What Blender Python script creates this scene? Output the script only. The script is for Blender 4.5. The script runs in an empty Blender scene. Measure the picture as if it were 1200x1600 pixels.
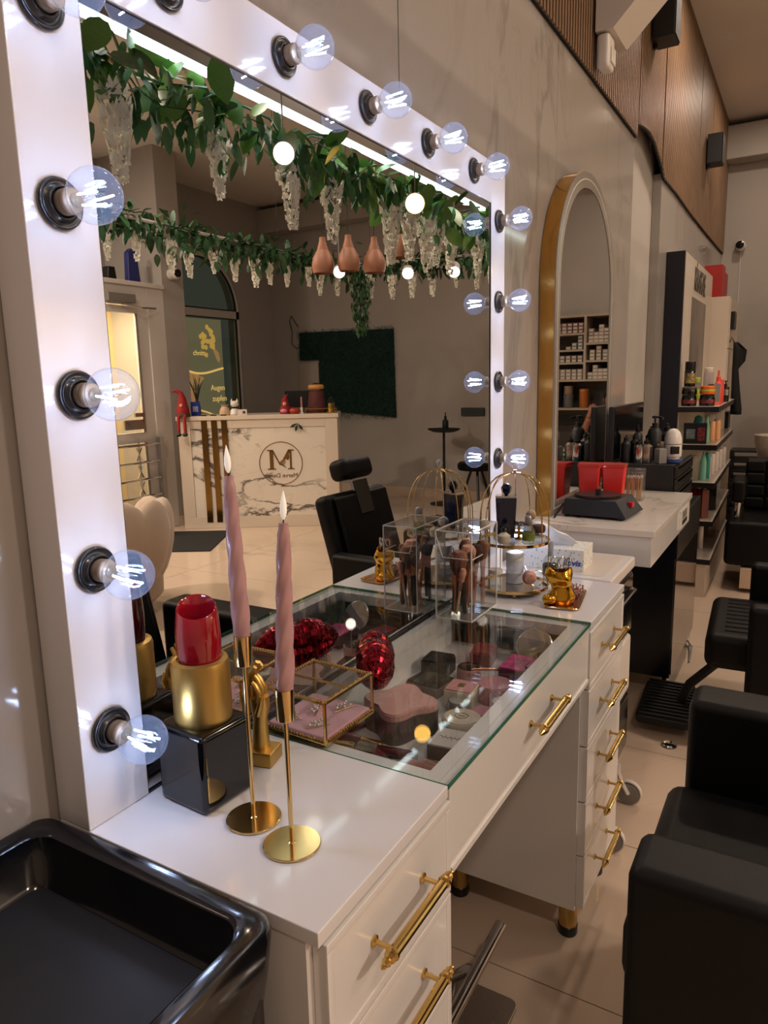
import bpy, bmesh, math, random
from mathutils import Vector, Matrix
R = math.radians
random.seed(7)
scn = bpy.context.scene
COL = scn.collection

# ---------------------------------------------------------------- camera
cam_d = bpy.data.cameras.new('camera'); cam = bpy.data.objects.new('camera', cam_d); COL.objects.link(cam)
_f = Vector((-0.49996, 0.84753, -0.17883)); _r = Vector((0.86335, 0.50401, -0.02495)); 
_yaw, _pitch, _roll = 0.5328, -0.1798, -0.0232
_f = Vector((-math.sin(_yaw)*math.cos(_pitch), math.cos(_yaw)*math.cos(_pitch), math.sin(_pitch)))
_r0 = Vector((math.cos(_yaw), math.sin(_yaw), 0)); _u0 = _r0.cross(_f)
_r = math.cos(_roll)*_r0 + math.sin(_roll)*_u0; _u = -math.sin(_roll)*_r0 + math.cos(_roll)*_u0
cam.matrix_world = Matrix(((_r.x, _u.x, -_f.x, 0.7289), (_r.y, _u.y, -_f.y, -0.5026), (_r.z, _u.z, -_f.z, 1.3694), (0, 0, 0, 1)))
cam_d.sensor_fit = 'VERTICAL'; cam_d.sensor_height = 36.0; cam_d.lens = 1121.16*36/1600
cam_d.clip_start = 0.02
scn.camera = cam

# ---------------------------------------------------------------- world, exposure
w = bpy.data.worlds.new('evening'); scn.world = w; w.use_nodes = True
w.node_tree.nodes['Background'].inputs[0].default_value = (0.105, 0.110, 0.092, 1)
w.node_tree.nodes['Background'].inputs[1].default_value = 0.6
vs = scn.view_settings
vs.view_transform = 'Standard'; vs.look = 'None'; vs.exposure = 0.0; vs.gamma = 1.0; vs.use_curve_mapping = False
cy = scn.cycles
cy.caustics_reflective = False; cy.caustics_refractive = False
cy.max_bounces = 6; cy.glossy_bounces = 5; cy.diffuse_bounces = 3; cy.transparent_max_bounces = 18; cy.transmission_bounces = 4
cy.use_adaptive_sampling = True; cy.adaptive_threshold = 0.025
cy.sample_clamp_indirect = 4.0; cy.sample_clamp_direct = 0.0
cy.use_light_tree = True

WARM = (1.0, 0.80, 0.64)
def area(name, loc, size, power, col, rot=(0,0,0), sy=None):
    l = bpy.data.lights.new(name, 'AREA'); l.energy = power; l.color = col; l.size = size
    if sy: l.shape = 'RECTANGLE'; l.size_y = sy
    o = bpy.data.objects.new(name, l); o.location = loc; o.rotation_euler = rot; COL.objects.link(o); return o
# unseen ceiling downlights added for the hall's warm light (housings are built further down)
CEIL = 3.55
ADDED_DOWNLIGHTS = [(1.8,-1.0,.8),(4.3,0.9,4.2),(1.7,2.2,.9),(3.3,2.2,1.0),(4.3,2.5,1.0),(.42,4.0,.9),(.42,6.0,.45)]
DL_POWER = 24.0
for x, y, pw in ADDED_DOWNLIGHTS:
    area('added_downlight_lamp', (x, y, CEIL-0.045), 0.16, DL_POWER*pw, WARM)

# ---------------------------------------------------------------- materials
def lin(h):
    if isinstance(h, str):
        h = h.lstrip('#'); c = [int(h[i:i+2],16)/255 for i in (0,2,4)]
    else: c = list(h)
    return tuple(((v/12.92) if v <= .04045 else ((v+.055)/1.055)**2.4) for v in c) + (1.0,)
MATS = {}
def mat(name, col='#ffffff', rough=.5, metal=0.0, noise=0.0, nscale=20, bump=0.0, bscale=80, coat=0.0, sheen=0.0, emit=0, ecol=None, aniso=None):
    if name in MATS: return MATS[name]
    m = bpy.data.materials.new(name); m.use_nodes = True; nt = m.node_tree; b = nt.nodes['Principled BSDF']
    c = lin(col)
    b.inputs['Base Color'].default_value = c; b.inputs['Roughness'].default_value = rough; b.inputs['Metallic'].default_value = metal
    b.inputs['Coat Weight'].default_value = coat; b.inputs['Coat Roughness'].default_value = .05
    if sheen: b.inputs['Sheen Weight'].default_value = sheen
    if emit:
        b.inputs['Emission Color'].default_value = lin(ecol or col); b.inputs['Emission Strength'].default_value = emit
    tc = nt.nodes.new('ShaderNodeTexCoord')
    n = nt.nodes.new('ShaderNodeTexNoise'); n.inputs['Scale'].default_value = nscale; n.inputs['Detail'].default_value = 4
    nt.links.new(tc.outputs['Object'], n.inputs['Vector'])
    if noise:
        r = nt.nodes.new('ShaderNodeValToRGB')
        r.color_ramp.elements[0].position = .3; r.color_ramp.elements[1].position = .7
        r.color_ramp.elements[0].color = tuple(max(0, v*(1-noise)) for v in c[:3]) + (1,)
        r.color_ramp.elements[1].color = tuple(min(1, v*(1+noise)) for v in c[:3]) + (1,)
        nt.links.new(n.outputs['Fac'], r.inputs[0]); nt.links.new(r.outputs[0], b.inputs['Base Color'])
    else:
        mr = nt.nodes.new('ShaderNodeMapRange'); mr.inputs['To Min'].default_value = max(0, rough-.03); mr.inputs['To Max'].default_value = min(1, rough+.03)
        nt.links.new(n.outputs['Fac'], mr.inputs['Value']); nt.links.new(mr.outputs[0], b.inputs['Roughness'])
    if bump:
        n2 = nt.nodes.new('ShaderNodeTexNoise'); n2.inputs['Scale'].default_value = bscale; n2.inputs['Detail'].default_value = 3
        nt.links.new(tc.outputs['Object'], n2.inputs['Vector'])
        bp = nt.nodes.new('ShaderNodeBump'); bp.inputs['Strength'].default_value = bump; bp.inputs['Distance'].default_value = .002
        nt.links.new(n2.outputs['Fac'], bp.inputs['Height']); nt.links.new(bp.outputs[0], b.inputs['Normal'])
    MATS[name] = m; return m
def marble(name, base, vein, scale, width, rough=.08, amount=1.0, stretch=(1,1,.5), seed=0.0, second=.35, ml=(.46,.66)):
    m = bpy.data.materials.new(name); m.use_nodes = True; nt = m.node_tree; b = nt.nodes['Principled BSDF']; L = nt.links.new
    g = nt.nodes.new('ShaderNodeNewGeometry')
    mp = nt.nodes.new('ShaderNodeMapping'); mp.inputs['Scale'].default_value = stretch; mp.inputs['Location'].default_value = (seed, seed*1.7, seed*.3); mp.inputs['Rotation'].default_value = (.6,.5,.3)
    L(g.outputs['Position'], mp.inputs['Vector'])
    def veins(sc, wd, dist):
        n = nt.nodes.new('ShaderNodeTexNoise'); n.inputs['Scale'].default_value = sc; n.inputs['Detail'].default_value = 7; n.inputs['Roughness'].default_value = .55; n.inputs['Distortion'].default_value = dist
        L(mp.outputs[0], n.inputs['Vector'])
        a = nt.nodes.new('ShaderNodeMath'); a.operation = 'SUBTRACT'; a.inputs[1].default_value = .5; L(n.outputs['Fac'], a.inputs[0])
        a2 = nt.nodes.new('ShaderNodeMath'); a2.operation = 'ABSOLUTE'; L(a.outputs[0], a2.inputs[0])
        mr = nt.nodes.new('ShaderNodeMapRange'); mr.inputs['From Min'].default_value = 0; mr.inputs['From Max'].default_value = wd; mr.inputs['To Min'].default_value = 1; mr.inputs['To Max'].default_value = 0
        L(a2.outputs[0], mr.inputs['Value']); return mr.outputs[0]
    v1 = veins(scale, width, .5); v2 = veins(scale*2.3, width*.6, .9)
    mask = nt.nodes.new('ShaderNodeTexNoise'); mask.inputs['Scale'].default_value = scale*.9; mask.inputs['Detail'].default_value = 2; L(mp.outputs[0], mask.inputs['Vector'])
    mm = nt.nodes.new('ShaderNodeMapRange'); mm.inputs['From Min'].default_value = ml[0]; mm.inputs['From Max'].default_value = ml[1]; L(mask.outputs['Fac'], mm.inputs['Value'])
    m1 = nt.nodes.new('ShaderNodeMath'); m1.operation = 'MULTIPLY'; L(v1, m1.inputs[0]); L(mm.outputs[0], m1.inputs[1])
    m2 = nt.nodes.new('ShaderNodeMath'); m2.operation = 'MULTIPLY'; m2.inputs[1].default_value = second; L(v2, m2.inputs[0])
    m2b = nt.nodes.new('ShaderNodeMath'); m2b.operation = 'MULTIPLY'; L(m2.outputs[0], m2b.inputs[0]); L(mm.outputs[0], m2b.inputs[1])
    mx = nt.nodes.new('ShaderNodeMath'); mx.operation = 'MAXIMUM'; L(m1.outputs[0], mx.inputs[0]); L(m2b.outputs[0], mx.inputs[1])
    am = nt.nodes.new('ShaderNodeMath'); am.operation = 'MULTIPLY'; am.inputs[1].default_value = amount; am.use_clamp = True; L(mx.outputs[0], am.inputs[0])
    mix = nt.nodes.new('ShaderNodeMixRGB'); mix.inputs[1].default_value = lin(base); mix.inputs[2].default_value = lin(vein); L(am.outputs[0], mix.inputs[0])
    L(mix.outputs[0], b.inputs['Base Color']); b.inputs['Roughness'].default_value = rough
    MATS[name] = m; return m
def thin_glass(name, tint='#ffffff', refl=1.45, rough=0.0, body=0.0, bodycol='#ffffff'):
    m = bpy.data.materials.new(name); m.use_nodes = True; nt = m.node_tree; L = nt.links.new
    nt.nodes.remove(nt.nodes['Principled BSDF']); out = nt.nodes['Material Output']
    tr = nt.nodes.new('ShaderNodeBsdfTransparent'); tr.inputs[0].default_value = lin(tint)
    gl = nt.nodes.new('ShaderNodeBsdfGlossy'); gl.inputs['Roughness'].default_value = rough
    lw = nt.nodes.new('ShaderNodeLayerWeight'); lw.inputs['Blend'].default_value = .5
    pw = nt.nodes.new('ShaderNodeMath'); pw.operation = 'POWER'; pw.inputs[1].default_value = 4.0; L(lw.outputs['Facing'], pw.inputs[0])
    f0 = ((refl-1)/(refl+1))**2
    fr = nt.nodes.new('ShaderNodeMapRange'); fr.inputs['To Min'].default_value = f0; fr.inputs['To Max'].default_value = .75; L(pw.outputs[0], fr.inputs['Value'])
    mx = nt.nodes.new('ShaderNodeMixShader'); L(fr.outputs[0], mx.inputs[0]); L(tr.outputs[0], mx.inputs[1]); L(gl.outputs[0], mx.inputs[2])
    if body:
        df = nt.nodes.new('ShaderNodeBsdfDiffuse'); df.inputs[0].default_value = lin(bodycol)
        m2 = nt.nodes.new('ShaderNodeMixShader'); m2.inputs[0].default_value = body; L(mx.outputs[0], m2.inputs[1]); L(df.outputs[0], m2.inputs[2]); L(m2.outputs[0], out.inputs[0])
    else: L(mx.outputs[0], out.inputs[0])
    MATS[name] = m; return m
def emitter(name, col, strength):
    m = bpy.data.materials.new(name); m.use_nodes = True; nt = m.node_tree
    nt.nodes.remove(nt.nodes['Principled BSDF']); e = nt.nodes.new('ShaderNodeEmission'); e.inputs[0].default_value = lin(col); e.inputs[1].default_value = strength
    nt.links.new(e.outputs[0], nt.nodes['Material Output'].inputs[0]); MATS[name] = m; return m

# ---------------------------------------------------------------- mesh builder
class MB:
    def __init__(s): s.v = []; s.f = []
    def add(s, vs, fs):
        o = len(s.v); s.v += [tuple(v) for v in vs]; s.f += [tuple(i+o for i in f) for f in fs]; return s
    def box(s, x0, x1, y0, y1, z0, z1):
        return s.add([(x0,y0,z0),(x1,y0,z0),(x1,y1,z0),(x0,y1,z0),(x0,y0,z1),(x1,y0,z1),(x1,y1,z1),(x0,y1,z1)],
              [(0,3,2,1),(4,5,6,7),(0,1,5,4),(1,2,6,5),(2,3,7,6),(3,0,4,7)])
    def cbox(s, c, d): return s.box(c[0]-d[0]/2,c[0]+d[0]/2,c[1]-d[1]/2,c[1]+d[1]/2,c[2]-d[2]/2,c[2]+d[2]/2)
    def lathe(s, prof, n=24, c=(0,0,0), axis='z', cap=True, sx=1, sy=1, a0=0):
        vs = []
        for r, h in prof:
            for k in range(n):
                a = a0 + 2*math.pi*k/n; p = (r*math.cos(a)*sx, r*math.sin(a)*sy, h)
                if axis == 'x': p = (h, p[0], p[1])
                elif axis == 'y': p = (p[1], h, p[0])
                vs.append((p[0]+c[0], p[1]+c[1], p[2]+c[2]))
        fs = []
        for i in range(len(prof)-1):
            for k in range(n):
                k2 = (k+1) % n; fs.append((i*n+k, i*n+k2, (i+1)*n+k2, (i+1)*n+k))
        if cap:
            if prof[0][0] > 1e-6: fs.append(tuple(range(n-1,-1,-1)))
            if prof[-1][0] > 1e-6: fs.append(tuple((len(prof)-1)*n+k for k in range(n)))
        return s.add(vs, fs)
    def cyl(s, r, h, n=20, c=(0,0,0), axis='z'): return s.lathe([(r,0),(r,h)], n, c, axis)
    def sphere(s, r, c=(0,0,0), n=16, m=10, sc=(1,1,1)):
        pr = [(max(1e-7, math.sin(math.pi*i/m)), -math.cos(math.pi*i/m)) for i in range(m+1)]
        o = len(s.v); s.lathe(pr, n, cap=False)
        s.v[o:] = [(v[0]*r*sc[0]+c[0], v[1]*r*sc[1]+c[1], v[2]*r*sc[2]+c[2]) for v in s.v[o:]]; return s
    def tube(s, pts, r, n=8, closed=False, cap=True):
        pts = [Vector(p) for p in pts]; N = len(pts); rr = r if isinstance(r, (list, tuple)) else [r]*N
        vs = []; up = Vector((0,0,1)); pu = None
        for i, p in enumerate(pts):
            a = pts[(i-1) % N] if (closed or i > 0) else p; b = pts[(i+1) % N] if (closed or i < N-1) else p
            t = (b-a).normalized() if (b-a).length > 1e-9 else Vector((0,0,1))
            if pu is None:
                u = t.cross(up); u = u.normalized() if u.length > 1e-3 else t.cross(Vector((1,0,0))).normalized()
            else:
                u = (pu - t*pu.dot(t)); u = u.normalized() if u.length > 1e-6 else pu
            pu = u; w_ = t.cross(u)
            for k in range(n):
                an = 2*math.pi*k/n; vs.append(tuple(p + u*math.cos(an)*rr[i] + w_*math.sin(an)*rr[i]))
        fs = []
        for i in range(N if closed else N-1):
            j = (i+1) % N
            for k in range(n): k2 = (k+1) % n; fs.append((i*n+k, i*n+k2, j*n+k2, j*n+k))
        if cap and not closed: fs += [tuple(range(n-1,-1,-1)), tuple((N-1)*n+k for k in range(n))]
        return s.add(vs, fs)
    def prism(s, poly, z0, z1, plane='xy'):
        n = len(poly)
        def P(a, b, h): return {'xy': (a,b,h), 'xz': (a,h,b), 'yz': (h,a,b)}[plane]
        vs = [P(a,b,z0) for a,b in poly] + [P(a,b,z1) for a,b in poly]
        return s.add(vs, [tuple(range(n-1,-1,-1)), tuple(range(n,2*n))] + [(i,(i+1)%n,n+(i+1)%n,n+i) for i in range(n)])
    def xf(s, M, start=0):
        s.v[start:] = [tuple(M @ Vector(v)) for v in s.v[start:]]; return s
    def mesh(s, name, m, smooth=False):
        me = bpy.data.meshes.new(name); me.from_pydata(s.v, [], s.f)
        bm = bmesh.new(); bm.from_mesh(me); bmesh.ops.recalc_face_normals(bm, faces=bm.faces); bm.to_mesh(me); bm.free()
        if m: me.materials.append(m)
        if smooth:
            for p in me.polygons: p.use_smooth = True
        return me
    def build(s, name, m, parent=None, smooth=False, bevel=0, seg=2, loc=None, rot=None, auto=True, subsurf=0):
        o = bpy.data.objects.new(name, s.mesh(name, m, smooth)); COL.objects.link(o)
        if parent is not None: o.parent = parent
        if loc is not None: o.location = loc
        if rot is not None: o.rotation_euler = rot
        if bevel:
            md = o.modifiers.new('bevel', 'BEVEL'); md.width = bevel; md.segments = seg; md.limit_method = 'ANGLE'; md.angle_limit = R(40)
            for p in o.data.polygons: p.use_smooth = True
            wn = o.modifiers.new('wn', 'WEIGHTED_NORMAL'); wn.keep_sharp = True
        elif smooth and auto:
            for e in o.data.edges: pass
            try: o.data.set_sharp_from_angle(angle=R(38))
            except Exception: pass
        if subsurf:
            md = o.modifiers.new('sub', 'SUBSURF'); md.levels = subsurf; md.render_levels = subsurf
        return o
def rrect(x0, x1, y0, y1, r, n=5):
    pts = []
    for cx, cy_, a in ((x1-r,y1-r,0),(x0+r,y1-r,90),(x0+r,y0+r,180),(x1-r,y0+r,270)):
        for k in range(n+1): t = R(a+90*k/n); pts.append((cx+r*math.cos(t), cy_+r*math.sin(t)))
    return pts
def tag(o, label, cat, group=None):
    o['label'] = label; o['category'] = cat
    if group: o['group'] = group
    return o
def thing(name, label, cat, loc=(0,0,0), rz=0, group=None):
    o = bpy.data.objects.new(name, None); COL.objects.link(o); o.location = loc; o.rotation_euler = (0,0,rz); o.empty_display_size = .05
    return tag(o, label, cat, group)
def struct(o): o['kind'] = 'structure'; return o
def stuff(o): o['kind'] = 'stuff'; return o
def inst(src, parent=None, loc=None, rot=None, scale=None, name=None):
    c = bpy.data.objects.new(name or src.name.split('.')[0], src.data); COL.objects.link(c); c.parent = parent
    for md in src.modifiers:
        n = c.modifiers.new(md.name, md.type)
        for a in ('width','segments','limit_method','angle_limit','levels','render_levels','keep_sharp'):
            if hasattr(md, a):
                try: setattr(n, a, getattr(md, a))
                except Exception: pass
    if loc is not None: c.location = loc
    if rot is not None: c.rotation_euler = rot
    if scale is not None: c.scale = scale
    return c
def minst(name, me, parent=None, loc=None, rot=None, scale=None):
    c = bpy.data.objects.new(name, me); COL.objects.link(c); c.parent = parent
    if loc is not None: c.location = loc
    if rot is not None: c.rotation_euler = rot
    if scale is not None: c.scale = scale
    return c
def text(name, body, size, m, parent=None, loc=(0,0,0), rot=(0,0,0), depth=.0006, shear=0, sx=1.0, bold=0.0, align='CENTER'):
    cu = bpy.data.curves.new(name, 'FONT'); cu.body = body; cu.size = size; cu.extrude = depth; cu.align_x = align; cu.align_y = 'CENTER'; cu.shear = shear; cu.offset = bold
    t = bpy.data.objects.new(name+'_tmp', cu); COL.objects.link(t)
    dg = bpy.context.evaluated_depsgraph_get(); me = bpy.data.meshes.new_from_object(t.evaluated_get(dg)); me.name = name
    bpy.data.objects.remove(t); bpy.data.curves.remove(cu)
    me.materials.clear(); me.materials.append(m)
    o = bpy.data.objects.new(name, me); COL.objects.link(o); o.parent = parent; o.location = loc; o.rotation_euler = rot; o.scale = (sx,1,1); return o

white = mat('white_lacquer', '#e4e1df', .16, coat=.3)
white_gloss = mat('white_gloss_board', '#e6e4e6', .12, coat=.35)
white_matt = mat('white_board', '#d8d2cc', .4)
paint = mat('wall_paint', '#aaa39c', .75, noise=.03, nscale=3, bump=.08, bscale=150)
ceilp = mat('ceiling_paint', '#ded6ce', .8, noise=.03, nscale=2)
black = mat('black_plastic', '#0b0c0f', .35)
black_gloss = mat('black_gloss', '#05070a', .08, coat=.1)
black_matt = mat('black_powder_coat', '#101114', .5)
leather = mat('black_leather', '#060607', .5, bump=.2, bscale=350); leather.node_tree.nodes['Principled BSDF'].inputs['Specular IOR Level'].default_value = .22
gold = mat('gold_metal', '#c9a968', .24, 1.0)
gold_bright = mat('polished_gold', '#d8bb82', .14, 1.0)
gold_satin = mat('satin_gold_paint', '#c4a25c', .38, 1.0, bump=.1, bscale=60)
gold_deep = mat('deep_gold_ceramic', '#cf9f36', .15, 1.0)
chrome = mat('chrome', '#c9c9cc', .1, 1.0)
steel = mat('brushed_steel', '#a9a29a', .28, 1.0)
glass = thin_glass('clear_glass', '#fbfdfd', 1.4)
acrylic = thin_glass('clear_acrylic', '#fcfcfb', 1.4)
bulb_glass = thin_glass('bulb_glass', '#f8fbff', 1.35, body=.035, bodycol='#cfe0ff')  # faint bluish haze mixed into the glass imitates the globes' glow
mirror_m = mat('silver_mirror', '#e9ebec', .0, 1.0); mirror_m.node_tree.nodes['Principled BSDF'].inputs['Roughness'].default_value = 0
for l in list(mirror_m.node_tree.links):
    if l.to_socket.name == 'Roughness': mirror_m.node_tree.links.remove(l)
rubber = mat('black_rubber', '#0d0d0e', .7)
# ================================================================ the setting
marble_wall = marble('marble_cladding', '#9d9690', '#66605b', 1.0, .02, rough=.09, amount=.42, stretch=(1,1.5,.55), seed=3.1)
floor_mat = marble('porcelain_tile', '#d2bca9', '#a08f84', .9, .02, rough=.13, amount=.5, stretch=(1,1,1), seed=8.2)
desk_marble = marble('desk_marble', '#e2d9cd', '#655c58', 1.0, .022, rough=.12, amount=1.2, stretch=(1.0,1.0,1.7), seed=2.6, second=.15, ml=(.36,.54))
table_marble = marble('table_marble', '#e9e1d9', '#8c8076', 2.6, .018, rough=.12, amount=.9, stretch=(1,1,1), seed=5.5)
grout = mat('dark_grout', '#5d534b', .9)
felt = mat('black_felt', '#141210', .95)
slat_m = mat('oak_slat', '#7d624a', .5, noise=.14, nscale=9)
XW, XF = -0.06, 5.37
YN, YF = -2.4, 7.1
WB = -0.11
floor = struct(MB().box(-.16, XF+.12, YN-.1, YF+.1, -.12, -.004).build('floor', grout))
tile_me = MB().box(0, 1.197, 0, .597, -.008, 0).mesh('tile', floor_mat)
ny = int((YF-YN)/.6)+2
for j in range(-6, 11):
    for i in range(-1, 4):
        x0, y0 = .80+1.2*i, .9+.6*j
        x1, y1 = x0+1.197, y0+.597
        cx0, cx1, cy0, cy1 = max(x0, WB+.002), min(x1, XF), max(y0, YN), min(y1, YF)
        if cx1-cx0 < .02 or cy1-cy0 < .02: continue
        if (cx0,cx1,cy0,cy1) == (x0,x1,y0,y1): minst('tile', tile_me, floor, (x0,y0,0))
        else: MB().box(cx0,cx1,cy0,cy1,-.008,0).build('tile', floor_mat, floor)
struct(MB().box(-.3, XF+.2, YN-.2, YF+.2, CEIL, CEIL+.12).build('ceiling', ceilp))
wl = struct(MB().box(-.26, WB, YN-.1, YF+.1, 0, CEIL).build('wall_left', paint))
for y0, y1 in ((YN,-1.248),(-1.244,-.155),(-.151,.938),(.942,2.029),(2.033,3.22),(3.96,4.75),(4.754,5.77),(5.774,YF)):
    MB().box(WB+.001, XW, y0, y1, 0, 2.47).build('marble_slab', marble_wall, wl, bevel=.0012, seg=1)
# slatted oak cladding above the marble, its lower edge cut in a wave
sp = thing('slat_cladding', 'vertical oak slat cladding on black felt high on the marble wall', 'wall panel', (-.06,1.1,2.47))
def wave(y):
    pts = [(1.0,2.462),(3.218,2.465),(3.225,2.52),(3.38,2.545),(3.51,2.555),(3.634,2.545),(3.773,2.508),(3.878,2.478),(3.951,2.436),(4.4,2.445),(5.0,2.436),(5.83,2.44),(7.2,2.458)]
    for (a,za),(b,zb) in zip(pts, pts[1:]):
        if a <= y <= b: return za+(zb-za)*(y-a)/(b-a)
    return 2.47
ox, oy, oz = -.06, 1.1, 2.47
for y0, y1 in ((1.1,2.21),(2.21,3.222)):
    MB().box(.0,.010,y0-oy,y1-oy,2.462-oz,CEIL-oz-.002).build('felt_backing', felt, sp)
n = 0; pitch = .031
sl_me = MB().box(.010,.017,-.0085,.0085,2.464-oz,CEIL-oz-.004).mesh('slat', slat_m)
y = 1.12
while y < 3.21:
    minst('slat', sl_me, sp, (0, y-oy, 0)); y += pitch
sb = thing('slat_cladding', 'oak slat cladding with a wavy lower edge near the far end wall', 'wall panel', (-.06,3.225,2.47))
oy2 = 3.225
seams = [3.225, 3.87, 4.55, 5.22, 5.88, 6.52, 7.095]
for a, b in zip(seams, seams[1:]):
    mbf = MB(); mbs = MB(); k = 8; ys = [a+.002+(b-a-.004)*i/k for i in range(k+1)]
    poly = [(yy-oy2, wave(yy)-oz) for yy in ys] + [(b-.002-oy2, CEIL-oz-.002), (a+.002-oy2, CEIL-oz-.002)]
    mbf.prism(poly, 0, .010, 'yz'); mbf.build('felt_backing', felt, sb)
    yy = a+.014
    while yy < b-.012:
        mbs.box(.010,.017,yy-.0085-oy2,yy+.0085-oy2,wave(yy)+.004-oz,CEIL-oz-.004); yy += pitch
    stuff(mbs.build('slat_bank', slat_m, sb))
# far end wall, ceiling beam, near wall
wf = struct(MB().box(-.26, XF+.2, YF, YF+.12, 0, CEIL).build('wall_far', paint))
struct(MB().box(-.058, XF, 6.88, 7.098, 3.22, 3.50).build('trim_1', paint, bevel=.01))
struct(MB().box(-.05, XF, YF-.016, YF-.001, 0, .10).build('baseboard_far', floor_mat))
struct(MB().box(-.26, XF+.2, YN-.12, YN, 0, CEIL).build('wall_near', paint))
# window wall with the arched opening
yc, rad, spring, sill = 5.85, .63, 2.25, .75
arch = [(yc+rad*math.cos(R(a)), spring+rad*math.sin(R(a))) for a in range(0, 181, 10)]
wm = MB()
wm.prism([(YN,0),(yc-rad,0),(yc-rad,CEIL),(YN,CEIL)], XF, XF+.2, 'yz')
wm.prism([(yc+rad,0),(YF+.12,0),(YF+.12,CEIL),(yc+rad,CEIL)], XF, XF+.2, 'yz')
wm.prism([(yc-rad,0),(yc+rad,0),(yc+rad,sill),(yc-rad,sill)], XF, XF+.2, 'yz')
for (a0,b0),(a1,b1) in zip(arch, arch[1:]): wm.prism([(a1,b1),(a0,b0),(a0,CEIL),(a1,CEIL)], XF, XF+.2, 'yz')
struct(wm.build('wall_right', paint))
win = struct(MB().box(XF+.02, XF+.07, yc-rad, yc+rad, 2.16, 2.25).build('window_1', white_matt))
fr = MB()
for (a0,b0),(a1,b1) in zip(arch, arch[1:]):
    f = (rad-.05)/rad
    i0, i1 = (yc+(a0-yc)*f, spring+(b0-spring)*f), (yc+(a1-yc)*f, spring+(b1-spring)*f)
    fr.prism([i1,i0,(a0,b0),(a1,b1)], XF+.02, XF+.07, 'yz')
fr.box(XF+.02,XF+.07,yc-rad,yc-rad+.05,sill,spring).box(XF+.02,XF+.07,yc+rad-.05,yc+rad,sill,spring).box(XF+.02,XF+.07,yc-rad,yc+rad,sill,sill+.06)
fr.build('window_frame', white_matt, win)
gk = MB()
f = (rad-.05)/rad
for (a0,b0),(a1,b1) in zip(arch, arch[1:]):
    f2 = (rad-.062)/rad
    P_ = lambda a,b,q: (yc+(a-yc)*q, spring+(b-spring)*q)
    gk.prism([P_(a1,b1,f2),P_(a0,b0,f2),P_(a0,b0,f),P_(a1,b1,f)], XF+.012, XF+.03, 'yz')
gk.box(XF+.012,XF+.03,yc+rad-.062,yc+rad-.05,sill+.06,2.16).box(XF+.012,XF+.03,yc-rad+.05,yc+rad-.05,2.148,2.16).box(XF+.012,XF+.03,yc-rad+.05,yc+rad-.05,2.25,2.262)
gk.build('gasket', black, win)
night = thin_glass('window_glass', '#dde2da', 1.5)
MB().box(XF+.04,XF+.046,yc-rad+.05,yc+rad-.05,sill+.06,2.16).build('pane', night, win)
MB().prism([(yc+(a-yc)*f, spring+(b-spring)*f) for a,b in arch], XF+.04, XF+.046, 'yz').build('pane', night, win)
struct(MB().box(XF-.06,XF+.02,yc-rad-.03,yc+rad+.03,sill-.04,sill).build('trim_2', white_matt, bevel=.005))
# the lobby behind the shop door: pier, door, transom ledge
pier = struct(MB().box(4.6,XF-.001,4.53,4.80,0,CEIL-.001).build('wall_pier', paint))
struct(MB().box(4.588,4.60,4.525,4.805,0,.10).build('baseboard_pier', floor_mat))
cream = mat('cream_lobby_paint', '#e8cf9f', .8)
struct(MB().box(4.6,XF-.001,2.6,2.7,0,2.27).build('wall_lobby', cream))
struct(MB().box(4.58,XF-.002,2.6,4.53,2.27,2.31).build('trim_3', white_matt, bevel=.004))
struct(MB().box(XF-.03,XF-.004,2.7,4.53,0,2.265).build('wall_lobby_back', cream))
door = struct(MB().box(4.60,4.66,4.33,4.53,0,2.27).box(4.60,4.66,2.7,2.8,0,2.27).box(4.60,4.66,2.8,4.33,2.10,2.27).build('door_1', white_matt, bevel=.004))
MB().box(4.61,4.65,4.20,4.33,.01,2.09).box(4.61,4.65,2.8,2.92,.01,2.09).box(4.61,4.65,2.92,4.20,2.03,2.09).box(4.61,4.65,2.92,4.20,.86,.955).box(4.61,4.65,2.92,4.20,.01,.16).build('door_leaf', white_matt, door, bevel=.003)
MB().box(4.625,4.631,2.92,4.20,.955,2.03).build('pane', glass, door); MB().box(4.625,4.631,2.92,4.20,.16,.86).build('pane', glass, door)
MB().box(4.600,4.612,4.178,4.20,.955,2.03).box(4.600,4.612,4.178,4.20,.16,.86).build('glazing_bead', mat('grey_bead','#8d8780',.4), door)
MB().box(4.55,4.60,3.86,4.16,2.115,2.19).build('door_closer', mat('closer_grey','#8f8983',.4,.4), door, bevel=.005)
MB().tube([(4.57,4.02,2.10),(4.53,4.2,2.075),(4.57,4.40,2.085)],.009,6).build('closer_arm', chrome, door)
MB().box(4.585,4.61,3.95,4.18,.985,1.075).build('lock_case', steel, door, bevel=.004)
MB().box(4.59,4.61,4.08,4.19,1.10,1.135).build('lock_plate', steel, door)
bars = MB()
for z in (.84,.68,.52,.36): bars.tube([(4.565,2.95,z),(4.565,4.33,z)],.012,8)
bars.box(4.55,4.60,4.31,4.36,.28,.90)
bars.build('guard_rail', chrome, door, smooth=True)
dec = MB()
for z in (.76,.60,.44):
    for s in (-1,1): dec.tube([(4.56,4.06-.03*s,z-.06),(4.56,4.06,z),(4.56,4.06-.03*s,z+.06)],.008,5)
dec.box(4.556,4.564,4.05,4.07,.30,.90); dec.build('rail_ornament', chrome, door)
area('lobby_lamp_light', (5.0,3.7,2.22), .3, 50, (1,.80,.52), sy=.6)
tag(MB().box(4.85,5.15,3.4,4.0,2.235,2.268).build('lobby_ceiling_lamp', emitter('lobby_lamp','#ffdca0',3.0), bevel=.006), 'warm flat ceiling lamp inside the lobby behind the glass door', 'lamp')
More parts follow.
